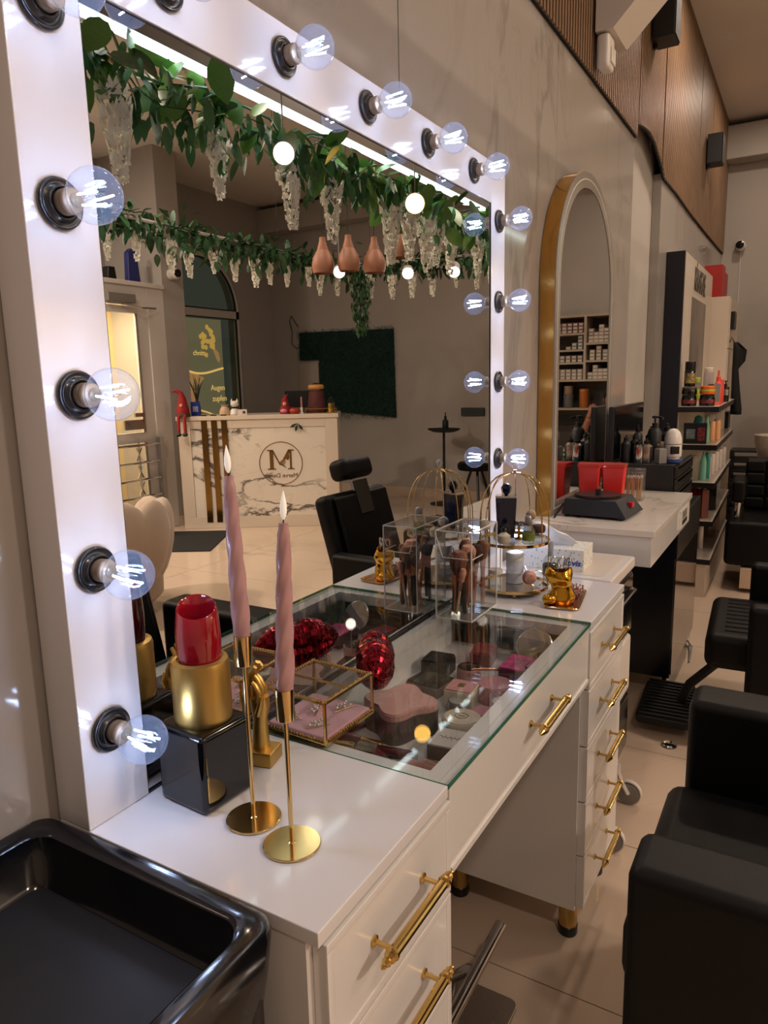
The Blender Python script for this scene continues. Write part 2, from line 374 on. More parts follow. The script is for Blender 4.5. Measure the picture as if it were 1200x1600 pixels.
tag(MB().box(-.35,.35,-.42,.42,.0005,.008).build('door_mat', mat('mat_black','#15161a',.95,noise=.2,nscale=200), loc=(4.02,4.0,0), rot=(0,0,R(-30)), bevel=.002), 'dark flat mat on the floor before the marble reception desk', 'mat')
gus = struct(MB().prism([(-.034,2.60),(.03,2.60),(.86,3.40),(.86,CEIL-.001),(-.034,CEIL-.001)], 2.38, 2.60, 'xz').build('trim_5', mat('white_plaster','#cfc6bd',.7)))
# ================================================================ vanity desk
D, L, H = .345, 1.385, .83
desk = thing('vanity_desk', 'white gloss make-up vanity desk with gold drawer handles and glass display top', 'desk', (0,0,0))
MB().box(-.058, D, 0, .302, .812, H).build('worktop', white_gloss, desk, bevel=.0015)
MB().box(-.058, D, 1.046, L, .812, H).build('worktop', white_gloss, desk, bevel=.0015)
def carcass(y0, y1):
    MB().box(-.05,D-.018,y0,y0+.018,.10,.811).box(-.05,D-.018,y1-.018,y1,.10,.811).box(-.05,D-.018,y0+.018,y1-.018,.10,.118).box(-.05,-.035,y0+.018,y1-.018,.118,.811).build('carcass', white, desk)
carcass(.002,.312); carcass(1.038,L-.002)
def handle(parent, y, z, ln=.128):
    h = MB()
    # fluted bar along y with turned finials
    nfl = 16; ring = []
    for k in range(nfl):
        rr = .0068 if k % 2 else .0056; ring.append((rr*math.cos(2*math.pi*k/nfl), rr*math.sin(2*math.pi*k/nfl)))
    h.prism([(a,b) for a,b in ring], -ln/2, ln/2, 'xz')
    prof = [(.0062,0),(.0085,.001),(.0085,.004),(.0055,.006),(.0075,.009),(.0045,.013),(.006,.016),(.003,.021),(.0035,.023),(.0008,.027)]
    h.lathe([(r,ln/2+a) for r,a in prof], 12, axis='y'); h.lathe([(r,-ln/2-a) for r,a in prof], 12, axis='y')
    for s in (-1,1): h.lathe([(.007,-.0285),(.007,-.026),(.0032,-.024),(.0032,-.006),(.0055,-.004)], 10, c=(0,s*(ln/2-.004),0), axis='x')
    return h
H_ME = handle(None,0,0).mesh('handle', gold, False)
def drawers(y0, y1):
    n = 5; zt, zb = .808, .104; ph = (zt-zb)/n
    for k in range(n):
        a, b = zb+ph*k+.0015, zb+ph*(k+1)-.0015
        d = MB().box(D-.018,D,y0,y1,a,b)
        e = .0025
        o = d.build('drawer', white, desk, bevel=.0015)
        # raised rim round the flat panel
        m = MB().box(D-.001,D+.0016,y0,y1,b-.012,b).box(D-.001,D+.0016,y0,y1,a,a+.012).box(D-.001,D+.0016,y0,y0+.012,a+.012,b-.012).box(D-.001,D+.0016,y1-.012,y1,a+.012,b-.012)
        m.build('drawer_rim', white, o, bevel=.001, seg=1)
        minst('handle', H_ME, o, (D+.0285, (y0+y1)/2+(.004 if y0 < .5 else .0), (a+b)/2+.006))
drawers(.012,.306); drawers(1.046,L-.006)
for x, y in ((.30,.05),(.30,.27),(.0,.05),(.0,.27),(.30,1.085),(.30,1.34),(.005,1.085),(.005,1.34)):
    lg = MB().cyl(.0225,.075,20,(x,y,.0255)).build('leg', gold, desk, smooth=True)
    MB().lathe([(.0235,0.0005),(.0245,.004),(.0245,.024),(.0225,.026)],16,(x,y,0)).build('leg_foot', black, lg, smooth=True)
# display drawer under the glass
zf = .735
MB().box(.015,D-.02,.312,1.038,zf-.012,zf).build('display_floor', mat('display_lining','#cfc8c6',.45), desk)
cd = MB().box(D-.02,D-.002,.312,1.038,.695,.8235).build('drawer', white, desk, bevel=.0015)
MB().box(D-.004,D+.001,.312,1.038,.690,.699).build('drawer_rim', white, cd)
minst('handle', H_ME, cd, (D+.0265,.705,.766))
MB().box(.302,D-.02,.312,1.038,.8,.8235).box(.018,.302,.303,.335,.8,.8235).box(.018,.302,1.016,1.046,.8,.8235).box(.302,D-.02,.303,.312,.8,.8235).box(.302,D-.02,1.038,1.046,.8,.8235).box(.0,.018,.303,1.046,.80,.8235).build('display_rim', white, desk)
MB().box(.003,.015,.312,1.038,.69,.80).box(.015,.302,.303,.312,.69,.80).box(.015,.302,1.038,1.045,.69,.80).build('display_wall', white, desk)
gt = MB().box(.002,D-.0012,.3035,1.0455,.8238,.8300).build('glass_top', glass, desk)
ge = thin_glass('glass_edge', '#a9cdbc', 1.3, body=.4, bodycol='#4f8a74')
MB().box(D-.0012,D+.0004,.3035,1.0455,.8238,.8302).box(.002,D,.3022,.3034,.8238,.8302).box(.002,D,1.0456,1.0468,.8238,.8302).build('glass_edge', ge, gt)
# ================================================================ bulb mirror
MX0 = -.058
mir = thing('vanity_mirror', 'large rectangular make-up mirror in white frame ringed with clear glowing bulbs', 'mirror', (0,.7,H))
def M_(mb, name, m, par=mir, **k):
    mb.v = [(a, b-.7, c-H) for a,b,c in mb.v]; return mb.build(name, m, par, **k)
fw = .094
M_(MB().box(MX0,0,0,fw,H+.0005,1.908),'frame_rail',white_gloss, bevel=.0015)
M_(MB().box(MX0,0,1.4-fw,1.4,H+.0005,1.908),'frame_rail',white_gloss, bevel=.0015)
M_(MB().box(MX0,0,fw,1.4-fw,1.809,1.908),'frame_rail',white_gloss, bevel=.0015)
M_(MB().box(MX0,-.001,fw,1.4-fw,H+.0005,H+.004),'frame_rail',black)
M_(MB().box(-.012,-.0035,fw+.0012,1.4-fw-.0012,H+.005,1.8080),'mirror_glass',mirror_m)
M_(MB().box(MX0,-.013,fw,1.4-fw,H+.005,1.808),'backing_board',black)
M_(MB().box(-.012,-.0015,fw,fw+.0012,H+.005,1.808).box(-.012,-.0015,1.4-fw-.0012,1.4-fw,H+.005,1.808).box(-.012,-.0015,fw,1.4-fw,1.808,1.809),'edge_trim',black)
sock_me = MB().lathe([(.0275,0.0005),(.0283,.0025),(.0275,.0055),(.0255,.0065),(.0235,.0045),(.0200,.0045),(.0190,.0105),(.0158,.0115),(.0158,.006),(.001,.006)],32,axis='x').mesh('socket', mat('slate_socket','#1b2028',.3,coat=.3), True)
base_me = MB().lathe([(.0132,.006),(.0132,.010),(.0142,.011),(.0132,.013),(.0142,.015),(.0132,.0165),(.0142,.018),(.0135,.020),(.0145,.0215),(.0145,.024),(.0125,.026)],20,axis='x').mesh('screw_base', mat('lamp_cap','#a3917f',.4,.5), True)
gp = [(.0125,.023),(.0132,.027),(.0160,.0345)]
rb, xc = .0295, .0605
a0 = math.asin(.0175/rb)
for k in range(13):
    a = math.pi - a0*1.0 - (math.pi-a0)*k/12*1.0
    gp.append((max(1e-5, rb*math.sin(a)), xc+rb*math.cos(a)))
gp[-1] = (1e-5, xc+rb)
globe_me = MB().lathe(gp,28,axis='x',cap=False).mesh('globe', bulb_glass, True)
stem_me = MB().lathe([(.008,.029),(.006,.036),(.0035,.042),(.0025,.050),(.0008,.074)],10,axis='x').mesh('glass_stem', glass, True)
BULB_E = 92
fil_m = emitter('led_filament', '#c3d6ff', BULB_E)
fil = MB()
for k in range(4):
    a = math.pi/4+math.pi/2*k; 
    c0 = Vector((.043, .0080*math.cos(a), .0080*math.sin(a))); c1 = Vector((.077, .0105*math.cos(a+.35), .0105*math.sin(a+.35)))
    fil.tube([c0,c1], .0011, 6)
fil_me = fil.mesh('filament', fil_m)
wire_me = MB().tube([(.042,0,0),(.043,.0056,.0056)],.0003,4).mesh('lead_wire', chrome)
bulbs = [(fw/2-.004, z) for z in (.948,1.155,1.362,1.570,1.772)] + [(1.4-fw/2+.001, z) for z in (.948,1.155,1.362,1.570,1.772)] + [(y, 1.859) for y in (.225,.462,.706,.948,1.190)]
for i, (y, z) in enumerate(bulbs):
    p = (0, y-.7, z-H)
    minst('socket', sock_me, mir, p)
    g_ = minst('bulb', globe_me, mir, p, (random.uniform(0,6.28),0,0))
    minst('screw_base', base_me, g_); minst('filament', fil_me, g_); minst('glass_stem', stem_me, g_); minst('lead_wire', wire_me, g_)
# ================================================================ things on the vanity
# lipstick shaped vase
red_cer = mat('red_ceramic','#8e0f1d',.08,coat=.6)
lv = thing('lipstick_vase', 'big lipstick shaped ceramic ornament, black foot, gold sleeve, hollow red bullet', 'ornament', (.068,.137,H), R(-4))
MB().box(-.045,.045,-.045,.045,.0005,.108).build('foot_block', black_gloss, lv, bevel=.008, seg=3)
MB().lathe([(.034,.106),(.0368,.109),(.0378,.115),(.0378,.184),(.036,.190),(.030,.192),(.029,.190)],36).build('gold_sleeve', gold_satin, lv, smooth=True)
b = MB(); prof = [(.0275,.188),(.0285,.202),(.0290,.215),(.0286,.230),(.0275,.244),(.0256,.258),(.0243,.2605),(.0222,.258),(.0215,.248),(.022,.20),(.001,.196)]
b.lathe(prof,36); 
b.v = [(x, y, z + (max(0,(z-.222))/.038)*(.30*y - .32*x)*.9) for x,y,z in b.v]
b.build('red_bullet', red_cer, lv, smooth=True)
# taper candles on gold discs
wax = mat('dusty_pink_wax','#b98f92',.35,coat=.15)
flame_m = mat('led_flame','#f2eee6',.4,emit=.35,ecol='#fff3df')
def candle(loc, zc, zt, label, lean):
    t = thing('candle_holder', label.replace('#','holder'), 'candle holder', loc)
    MB().lathe([(.0335,.0003),(.0345,.0012),(.0345,.0030),(.0338,.0036),(.001,.0036)],40).build('base_disc', gold_bright, t, smooth=True)
    MB().lathe([(.0045,.0036),(.0028,.005),(.0028,zc-.001)],14).build('stem', gold_bright, t, smooth=True)
    MB().lathe([(.003,zc-.002),(.0105,zc),(.011,zc+.001),(.011,zc+.038),(.0098,zc+.038),(.0098,zc+.010),(.001,zc+.010)],24).build('cup', gold_bright, t, smooth=True)
    return t
def taper(loc, zc, zt, label, tilt):
    t = thing('taper_candle', label, 'candle', (loc[0],loc[1],H+zc+.0105)); t.rotation_euler = tilt
    h = zt-zc-.0105; m = MB(); n = 22; vs = []; N = 34
    for i in range(N+1):
        q = i/N; r = .0094 if q < .12 else .0094 + .0016*min(1,(q-.12)/.06); r *= 1-.45*max(0,(q-.15))**1.2
        if q > .97: r *= .75
        tw = q*2*math.pi*1.35
        for k in range(n):
            a = 2*math.pi*k/n; rr = r*(1+(.075*math.cos(4*(a)) if .13 < q < .98 else 0)); vs.append((rr*math.cos(a+tw), rr*math.sin(a+tw), q*h))
    fs = [(i*n+k, i*n+(k+1)%n, (i+1)*n+(k+1)%n, (i+1)*n+k) for i in range(N) for k in range(n)] + [tuple(range(n-1,-1,-1)), tuple(N*n+k for k in range(n))]
    m.add(vs, fs); m.build('wax', wax, t, smooth=True)
    MB().cyl(.0008,.006,6,(0,0,h)).build('wick', black, t)
    MB().lathe([(.001,h+.004),(.0030,h+.008),(.0040,h+.014),(.0036,h+.022),(.0018,h+.030),(.0003,h+.036)],14).build('led_flame', flame_m, t, smooth=True)
candle((.162,.118,H), .206, .44, 'gold disc candle holder, taller one beside the black lipstick foot', 0)
taper((.162,.118), .206, .436, 'twisted dusty pink taper candle in the taller gold holder beside the lipstick', (.012,-.020,0))
candle((.236,.100,H), .160, .39, 'gold disc candle holder, shorter one nearest the desk front edge', 0)
taper((.236,.100), .160, .390, 'twisted dusty pink taper candle in the shorter gold holder near the desk edge', (-.018,.034,0))
# gold hand ornament
gh = thing('hand_ornament', 'small gold sculpture of two raised hands on a square block', 'ornament', (.078,.235,H), R(14))
MB().box(-.024,.024,-.020,.020,.0005,.022).build('plinth', gold_satin, gh, bevel=.002)
hb = MB()
hb.tube([(0,0,.02),(0,0,.05),(.001,0,.068),(.002,0,.085),(.001,0,.10)],[.013,.0115,.0105,.014,.014],14)
for k, (yy, ln, xx) in enumerate(((-.011,.030,.004),(-.004,.037,.005),(.004,.036,.005),(.011,.030,.003))):
    hb.tube([(xx,yy,.095),(xx+.002,yy,.095+ln*.5),(xx-.004,yy*.9,.095+ln*.85),(xx-.008,yy*.9,.095+ln)],[.0046,.0044,.004,.0028],8)
hb.tube([(.004,-.013,.078),(.010,-.017,.092),(.012,-.013,.105)],[.005,.0045,.003],8)
hb.build('hand', gold_satin, gh, smooth=True)
hb2 = MB(); hb2.tube([(-.012,.006,.075),(-.014,.006,.10),(-.013,.004,.125)],[.010,.013,.010],12)
for k, (yy, ln) in enumerate(((-.006,.028),(.001,.033),(.008,.030),(.014,.024))):
    hb2.tube([(-.013,yy+.002,.118),(-.010,yy+.002,.118+ln*.6),(.000,yy+.001,.118+ln)],[.0045,.0042,.003],8)
hb2.build('hand', gold_satin, gh, smooth=True)
# glass jewellery box with beaded gold edges
jb = thing('jewellery_box', 'glass jewellery casket with beaded gold edges and pink velvet inside', 'jewellery box', (.082,.375,H), R(-2))
X, Y, Z = .060,.064,.070
MB().box(-X,X,-Y,Y,.0005,.004).build('base_plate', gold_bright, jb)
fr = MB()
for sx in (-1,1):
    for sy in (-1,1): fr.box(sx*X-.0018,sx*X+.0018,sy*Y-.0018,sy*Y+.0018,.002,Z)
for z in (.004,Z):
    for s in (-1,1): fr.box(-X,X,s*Y-.0018,s*Y+.0018,z-.002,z+.002).box(s*X-.0018,s*X+.0018,-Y,Y,z-.002,z+.002)
fr.box(-X,X,-.0016,.0016,Z-.0015,Z+.002)
fr.build('gold_frame', gold_bright, jb)
bd = MB()
for z in (Z+.0015,.008):
    for k in range(22):
        q = -1+2*k/21
        for s in (-1,1):
            bd.sphere(.0025,(q*X,s*Y*.965,z),6,4); bd.sphere(.0025,(s*X*.965,q*Y,z),6,4)
for k in range(11):
    for sx in (-1,1):
        for sy in (-1,1): bd.sphere(.0014,(sx*X*.95,sy*Y,.006+k*.0058),6,4)
stuff(bd.build('beading', gold_bright, jb, smooth=True))
for s in (-1,1):
    MB().box(-X,X,s*Y-.0008,s*Y+.0008,.006,Z-.002).build('pane', glass, jb); MB().box(s*X-.0008,s*X+.0008,-Y,Y,.006,Z-.002).build('pane', glass, jb)
MB().box(-X,X,-Y,-.0016,Z-.0008,Z+.0008).build('pane', glass, jb); MB().box(-X,X,.0016,Y,Z-.0008,Z+.0008).build('pane', glass, jb)
MB().box(-X+.003,X-.003,-Y+.003,Y-.003,.0045,.013).build('velvet_pad', mat('pink_velvet','#d39aa6',.85,sheen=.5), jb, bevel=.003)
pm = mat('pearl_silver','#e9e4df',.2,.5)
for k in range(4):
    q = [(-.03,-.035,.3),(.022,-.038,.9),(-.012,.004,2.0),(.024,.032,1.2)][k]
    e = thing('hair_pin', ['pearl hair pin at the near corner of the glass jewellery casket','branching pearl hair pin at the casket front','pearl hair pin in the middle of the jewellery casket','pearl hair comb at the far side of the jewellery casket'][k], 'hair pin', (.082+q[0],.375+q[1],H+.0135), q[2], 'pearl pins in the casket')
    mm = MB()
    for j in range(7):
        a = -1+j/3; mm.sphere(.0026,(.004*j-.012,.004*math.sin(j*1.7),.005+.002*(j%3)),8,6)
        mm.tube([(.004*j-.012,.004*math.sin(j*1.7),.005),(.0,-.004,.002)],.0005,4)
    mm.build('pearls', pm, e, smooth=True)
    MB().tube([(-.02,-.004,.0015),(.02,-.004,.0015)],.0007,5).build('pin', gold_bright, e)
# red sequin lips
def lips():
    nu, nv = 46, 26; grid = []
    for i in range(nu+1):
        u = -1+2*i/nu; row = []
        env = max(0.02, (1-abs(u)**2.3))**.75
        for j in range(nv):
            a = 2*math.pi*j/nv; cy_, cz = math.cos(a), math.sin(a)
            dip = 1 - (.16*math.exp(-(u/.14)**2) if cz > 0 else 0)
            grv = 1 - .30*math.exp(-(cz/.16)**2)*(1 if cy_ > 0 else .4)
            row.append((u*.088, .036*env*cy_*grv, .047*env*cz*dip*(1.0)))
        grid.append(row)
    return grid, nu, nv
g, nu, nv = lips()
sq_m = bpy.data.materials.new('red_sequin'); sq_m.use_nodes = True
_nt = sq_m.node_tree; _b = _nt.nodes['Principled BSDF']; _b.inputs['Metallic'].default_value = .85; _b.inputs['Roughness'].default_value = .18
_g = _nt.nodes.new('ShaderNodeNewGeometry'); _r = _nt.nodes.new('ShaderNodeValToRGB'); _r.color_ramp.elements[0].color = lin('#3a0210'); _r.color_ramp.elements[1].color = lin('#b00e24')
_nt.links.new(_g.outputs['Random Per Island'], _r.inputs[0]); _nt.links.new(_r.outputs[0], _b.inputs['Base Color'])
lp = thing('sequin_lips', 'plump red lips ornament covered in mirror sequin tiles, standing on the glass top', 'ornament', (.085,.545,H+.046), R(122))
core = MB(); core.add([p for row in g for p in row], [(i*nv+j, i*nv+(j+1)%nv, (i+1)*nv+(j+1)%nv, (i+1)*nv+j) for i in range(nu) for j in range(nv)])
core.build('core', mat('dark_red_core','#3d0410',.5), lp, smooth=True)
sq = MB(); random.seed(3)
for i in range(nu):
    for j in range(nv):
        a,b_,c_,d_ = Vector(g[i][j]),Vector(g[i][(j+1)%nv]),Vector(g[i+1][(j+1)%nv]),Vector(g[i+1][j])
        cn = (a+b_+c_+d_)/4; nn = (c_-a).cross(d_-b_)
        if nn.length < 1e-9: continue
        nn.normalize(); 
        if nn.dot(cn) < 0: nn = -nn
        q = []
        rx, ry = random.uniform(-.16,.16), random.uniform(-.16,.16)
        e1 = (c_-a); e2 = (d_-b_)
        for k_, v in enumerate((a,b_,c_,d_)):
            w_ = cn+(v-cn)*.93; off = .0011 + (v-cn).dot(e1.normalized())*rx + (v-cn).dot(e2.normalized())*ry
            q.append(w_+nn*off)
        sq.add(q, [(0,1,2,3)])
stuff(sq.build('sequins', sq_m, lp))
# ---------------------------------------------------------------- acrylic brush box
ab = thing('brush_box', 'clear acrylic lidded box full of make-up brushes on the glass top', 'box', (.065,1.0,H+.0005))
bx, by, bz = .044, .075, .205
edge_m = thin_glass('acrylic_edge', '#ffffff', 1.6, body=.55, bodycol='#ffffff')
for s in (-1,1):
    MB().box(-bx,bx,s*by-.0012,s*by+.0012,.003,bz-.06 if s < 0 else bz).build('side_wall', acrylic, ab)
    MB().box(s*bx-.0012,s*bx+.0012,-by,by,.003,bz).build('side_wall', acrylic, ab)
MB().box(-bx,bx,-by,by,.0,.003).build('bottom', acrylic, ab)
MB().box(-bx,bx,-by,by,bz-.001,bz+.002).build('lid', acrylic, ab)
MB().prism([(-bx,bz-.06),(bx,bz-.06),(bx,bz),(-bx,bz)], -by-.0012, -by+.0012, 'xz').build('lid', acrylic, ab)
ed = MB()
for sx in (-1,1):
    for sy in (-1,1): ed.box(sx*bx-.0013,sx*bx+.0013,sy*by-.0013,sy*by+.0013,0,bz)
for z in (.0015,bz):
    for s in (-1,1): ed.box(-bx,bx,s*by-.0012,s*by+.0012,z-.0012,z+.0012).box(s*bx-.0012,s*bx+.0012,-by,by,z-.0012,z+.0012)
ed.tube([(-bx,-by-.0015,bz-.005),(-bx+.018,-by-.0015,bz-.06),(bx-.006,-by-.0015,bz-.06)],.0011,5).tube([(bx+.0015,-by,bz-.06),(bx+.0015,-by+.06,bz-.06)],.0011,5)
ed.build('edge', edge_m, ab)
bristle = [mat('brown_bristle','#86604e',.9,noise=.35,nscale=120), mat('dark_bristle','#4a352c',.9,noise=.3,nscale=120), mat('peach_bristle','#d39c86',.9,noise=.2,nscale=120)]
rose = mat('rose_gold','#c98f70',.2,1.0)
hnd = [black, rose, mat('beige_handle','#b9a184',.35), mat('copper_glitter','#b77a5a',.3,.8,noise=.4,nscale=300)]
random.seed(11)
blabel = ['big fluffy brown powder brush with a black handle, leaning in the acrylic box','round brown blush brush with a thick black handle at the acrylic box front','peach powder brush standing in the middle of the acrylic box','slim rose gold eye brush leaning left in the acrylic box','beige handled eye brush slanting in the acrylic box','copper glitter handled brush near the box corner','dark angled brush at the back of the acrylic box','thin rose gold liner brush at the right side of the acrylic box','dark tapered brush standing at the far left of the acrylic box','brown contour brush at the far right of the acrylic box','small peach blending brush low at the acrylic box front','black handled fan brush at the back wall of the acrylic box','rose gold shader brush among the tall brushes of the acrylic box']
specs = [(-.02,-.045,.10,-.06,1.0,0,0,.150),(.016,-.05,-.12,-.05,.95,0,0,.150),(.0,.0,.05,.05,1.0,2,1,.158),(-.03,-.02,.10,.25,.45,0,1,.145),(.01,-.02,-.25,.1,.4,2,2,.140),(-.012,-.055,.05,.05,.4,1,3,.135),(.012,.015,.05,-.08,.75,1,1,.155),(.033,-.03,-.05,.02,.35,0,1,.150),(-.03,.03,.05,-.05,.7,1,0,.158),(.028,.045,-.05,-.12,.85,0,1,.160),(-.005,-.06,.2,.0,.4,2,2,.115),(-.01,.050,.08,-.1,.7,1,0,.150),(.005,.03,-.15,.0,.6,0,1,.165)]
for lb, (x,y,tx,ty,s,bi,hi,ln) in zip(blabel, specs):
    t = thing('makeup_brush', lb, 'brush', (.065+x*.85,1.0+y*.85,H+.004), 0, 'brushes in the acrylic box')
    t.rotation_euler = (ty*.8, tx*.8, random.uniform(0,6)*0)
    hl = ln*.52; fl = ln*.2; bl = ln*.28
    MB().lathe([(.0025*s+.001,0.003),(.0050*s+.001,.008),(.0058*s+.001,hl*.6),(.0050*s+.001,hl)],10).build('handle', hnd[hi], t, smooth=True)
    MB().lathe([(.0050*s+.001,hl),(.0066*s+.001,hl+fl*.5),(.0078*s+.001,hl+fl)],12).build('ferrule', rose, t, smooth=True)
    MB().lathe([(.0080*s+.001,hl+fl-.001),(.0165*s+.001,hl+fl+bl*.45),(.0180*s+.001,hl+fl+bl*.72),(.012*s+.001,hl+fl+bl*.96),(.0005,hl+fl+bl)],14).build('bristles', bristle[bi], t, smooth=True)
# ---------------------------------------------------------------- bird cage stand
bc = thing('birdcage_stand', 'two tier gold wire birdcage tray with crystal finial', 'tray', (.102,1.215,H))
tray_mir = mat('tray_mirror','#cfc9c0',.06,1.0)
for k in range(3): MB().sphere(.006,(.075*math.cos(k*2.1-1.2),.075*math.sin(k*2.1-1.2),.0062),10,8).build('ball_foot', gold_bright, bc, smooth=True)
def disc(z, r, nm):
    d = MB().lathe([(r-.001,z),(r-.001,z+.002)],48).build(nm, tray_mir if z < .1 else glass, bc, smooth=True)
    MB().lathe([(r-.001,z-.001),(r+.0015,z-.001),(r+.0015,z+.006),(r-.001,z+.006),(r-.001,z-.001)],48,cap=False).build('tray_rim', gold_bright, d, smooth=True)
disc(.013,.088,'mirror_tray'); disc(.130,.088,'upper_tray')
for k in range(14):
    a = 2*math.pi*k/14+.1
    if -1.9 < ((a+math.pi) % (2*math.pi))-math.pi < -.35: continue
    pts = [(.088*math.cos(a),.088*math.sin(a),.013 if k % 5 == 0 else .135)]
    for q in range(11):
        t_ = q/10; r = .088*math.cos(t_*math.pi/2)**.75 if t_ < 1 else .006; pts.append((max(.006,r)*math.cos(a),max(.006,r)*math.sin(a),.185+.120*math.sin(t_*math.pi/2)))
    MB().tube(pts,.0013,6).build('wire', gold_bright, bc, smooth=True)
MB().lathe([(.014,.304),(.014,.306),(.004,.307),(.004,.313)],16).build('cap', gold_bright, bc, smooth=True)
MB().lathe([(.002,.312),(.009,.322),(.0095,.325),(.0055,.331),(.001,.332)],8).build('crystal_finial', thin_glass('crystal','#ffffff',1.9,body=.25), bc)
cx, cy0 = .102, 1.215
clear_liq = thin_glass('clear_bottle', '#eef2ee', 1.45, body=.06)
def bottle(name, label, cat, loc, prof, m, cap=None, capm=None, lab=None, labm=None, rz=0, n=20, group=None, sx=1, sy=1):
    t = thing(name, label, cat, loc, rz, group)
    MB().lathe(prof,n,sx=sx,sy=sy).build('body', m, t, smooth=True)
    if cap: MB().lathe(cap,n,sx=sx,sy=sy).build('cap', capm, t, smooth=True)
    if lab:
        r, a, b_ = lab; MB().lathe([(r,a),(r+.0004,a),(r+.0004,b_),(r,b_)],n,cap=False,sx=sx,sy=sy).build('print_label', labm, t, smooth=True)
    return t
z2 = H+.1325
lab_green = mat('green_label','#6f7f35',.5,noise=.5,nscale=70); lab_dark = mat('dark_green_label','#2c3a2a',.5,noise=.4,nscale=60)
navy = mat('navy_glass','#141a33',.06,coat=.5)
t = thing('perfume_bottle', 'tall dark navy perfume bottle with silver collar on the upper cage tray', 'bottle', (.072,1.235,z2), R(20))
MB().prism([(-.022,.0005),(.022,.0005),(.027,.105),(-.027,.105)],-.015,.015,'xz').build('body', navy, t, bevel=.002)
MB().box(-.027,.027,-.016,.016,.105,.111).build('collar', chrome, t, bevel=.001)
MB().lathe([(.004,.111),(.012,.120),(.014,.130),(.008,.140),(.001,.142)],8).build('cap', navy, t)
flw = thing('flower_ornament', 'little black flower ornament on gold stem on the upper cage tray', 'ornament', (.112,1.222,z2))
m = MB(); 
for k in range(6): m.sphere(.007,(.008*math.cos(k),.008*math.sin(k),.040+.003*(k%2)),8,6,(1,1,.6))
m.build('petals', black_gloss, flw, smooth=True); MB().lathe([(.010,.0005),(.010,.004),(.004,.008),(.004,.036)],12).build('stem', gold_deep, flw, smooth=True)
bottle('perfume_bottle','small round cream perfume bottle with black ball stopper on the upper tray','bottle',(.092,1.168,z2),[(.014,.0005),(.0165,.006),(.0165,.020),(.008,.026),(.005,.028)],mat('cream_glass','#cfc3ae',.15,coat=.4),[(.003,.028),(.0075,.033),(.0075,.037),(.003,.042),(.0005,.043)],black_gloss)
bottle('serum_bottle','clear glass serum bottle with silver cap and green label at the upper tray edge','bottle',(.150,1.185,z2),[(.014,.0005),(.0155,.004),(.0155,.036),(.009,.045),(.007,.048)],clear_liq,[(.0085,.047),(.0090,.050),(.0090,.068),(.006,.072),(.001,.073)],mat('silver_cap','#8f8f92',.3,.8),(.0156,.010,.030),lab_green)
t = thing('powder_puff', 'brown flocked powder puff on a small clear stand on the upper tray', 'powder puff', (.150,1.262,z2))
MB().lathe([(.012,.0005),(.012,.003),(.004,.006),(.004,.014)],14).build('stand', clear_liq, t, smooth=True); MB().lathe([(.004,.014),(.016,.015),(.018,.020),(.018,.030),(.015,.034),(.001,.035)],20).build('puff', mat('brown_flock','#4a3228',.95), t, smooth=True)
ps = mat('white_sponge','#d9d5d0',.8,bump=.3,bscale=400)
for nm, p, c in (('round white sponge ball clipped on the cage wire nearest the brush box',(.055,1.140,z2+.048),ps),('round beige sponge ball at the back of the birdcage',(.118,1.297,z2+.052),mat('beige_sponge','#a98f72',.85,bump=.3,bscale=400))):
    t = thing('sponge_ball', nm, 'sponge', p); MB().sphere(.0135,(0,0,0),18,12).build('ball', c, t, smooth=True); MB().cyl(.0012,.045,6,(0,0,-.0475)).build('stick', gold_bright, t)
z1 = H+.0155
bottle('cosmetic_jar','tall frosted plastic cosmetic jar with white lid on the lower cage tray','jar',(.098,1.232,z1),[(.022,.0005),(.0225,.004),(.0225,.062),(.021,.064)],thin_glass('frosted','#eceef2',1.3,body=.55,bodycol='#dfe2ea'),[(.0232,.060),(.0235,.064),(.0235,.078),(.022,.081),(.001,.081)],mat('frost_lid','#e7e9ef',.35))
bottle('cosmetic_jar','short clear cosmetic jar on the lower cage tray beside the brush box','jar',(.066,1.178,z1),[(.017,.0005),(.018,.003),(.018,.030),(.015,.034)],clear_liq,[(.017,.033),(.0178,.035),(.0178,.044),(.001,.045)],white)
t = thing('makeup_brush','plump rose powder brush with a jewelled collar lying on the lower cage tray','brush',(.150,1.190,z1+.034)); t.rotation_euler = (R(96),R(8),R(28))
MB().lathe([(.010,0),(.016,.006),(.018,.016),(.013,.027),(.001,.030)],18).build('bristles', mat('rose_bristle','#cf9a88',.9,noise=.15,nscale=120), t, smooth=True)
MB().lathe([(.004,-.020),(.010,-.012),(.011,-.002),(.010,.001)],14).build('jewelled_collar', mat('crystal_metal','#bdb4aa',.25,.9,bump=1.0,bscale=900), t, smooth=True)
MB().lathe([(.0035,-.060),(.0035,-.020)],8).build('handle', steel, t, smooth=True)
t = thing('wire_ring_stand','small gold wire ring stand on the lower cage tray','stand',(.163,1.212,z1+.0235)); 
MB().tube([(.020*math.cos(a*.3142),.0,.020*math.sin(a*.3142)) for a in range(20)],.0009,6,closed=True).tube([(-.012,0,-.020),(0,.010,-.022),(.012,0,-.020)],.0009,6).build('ring', gold_bright, t, rot=(0,0,R(35)))
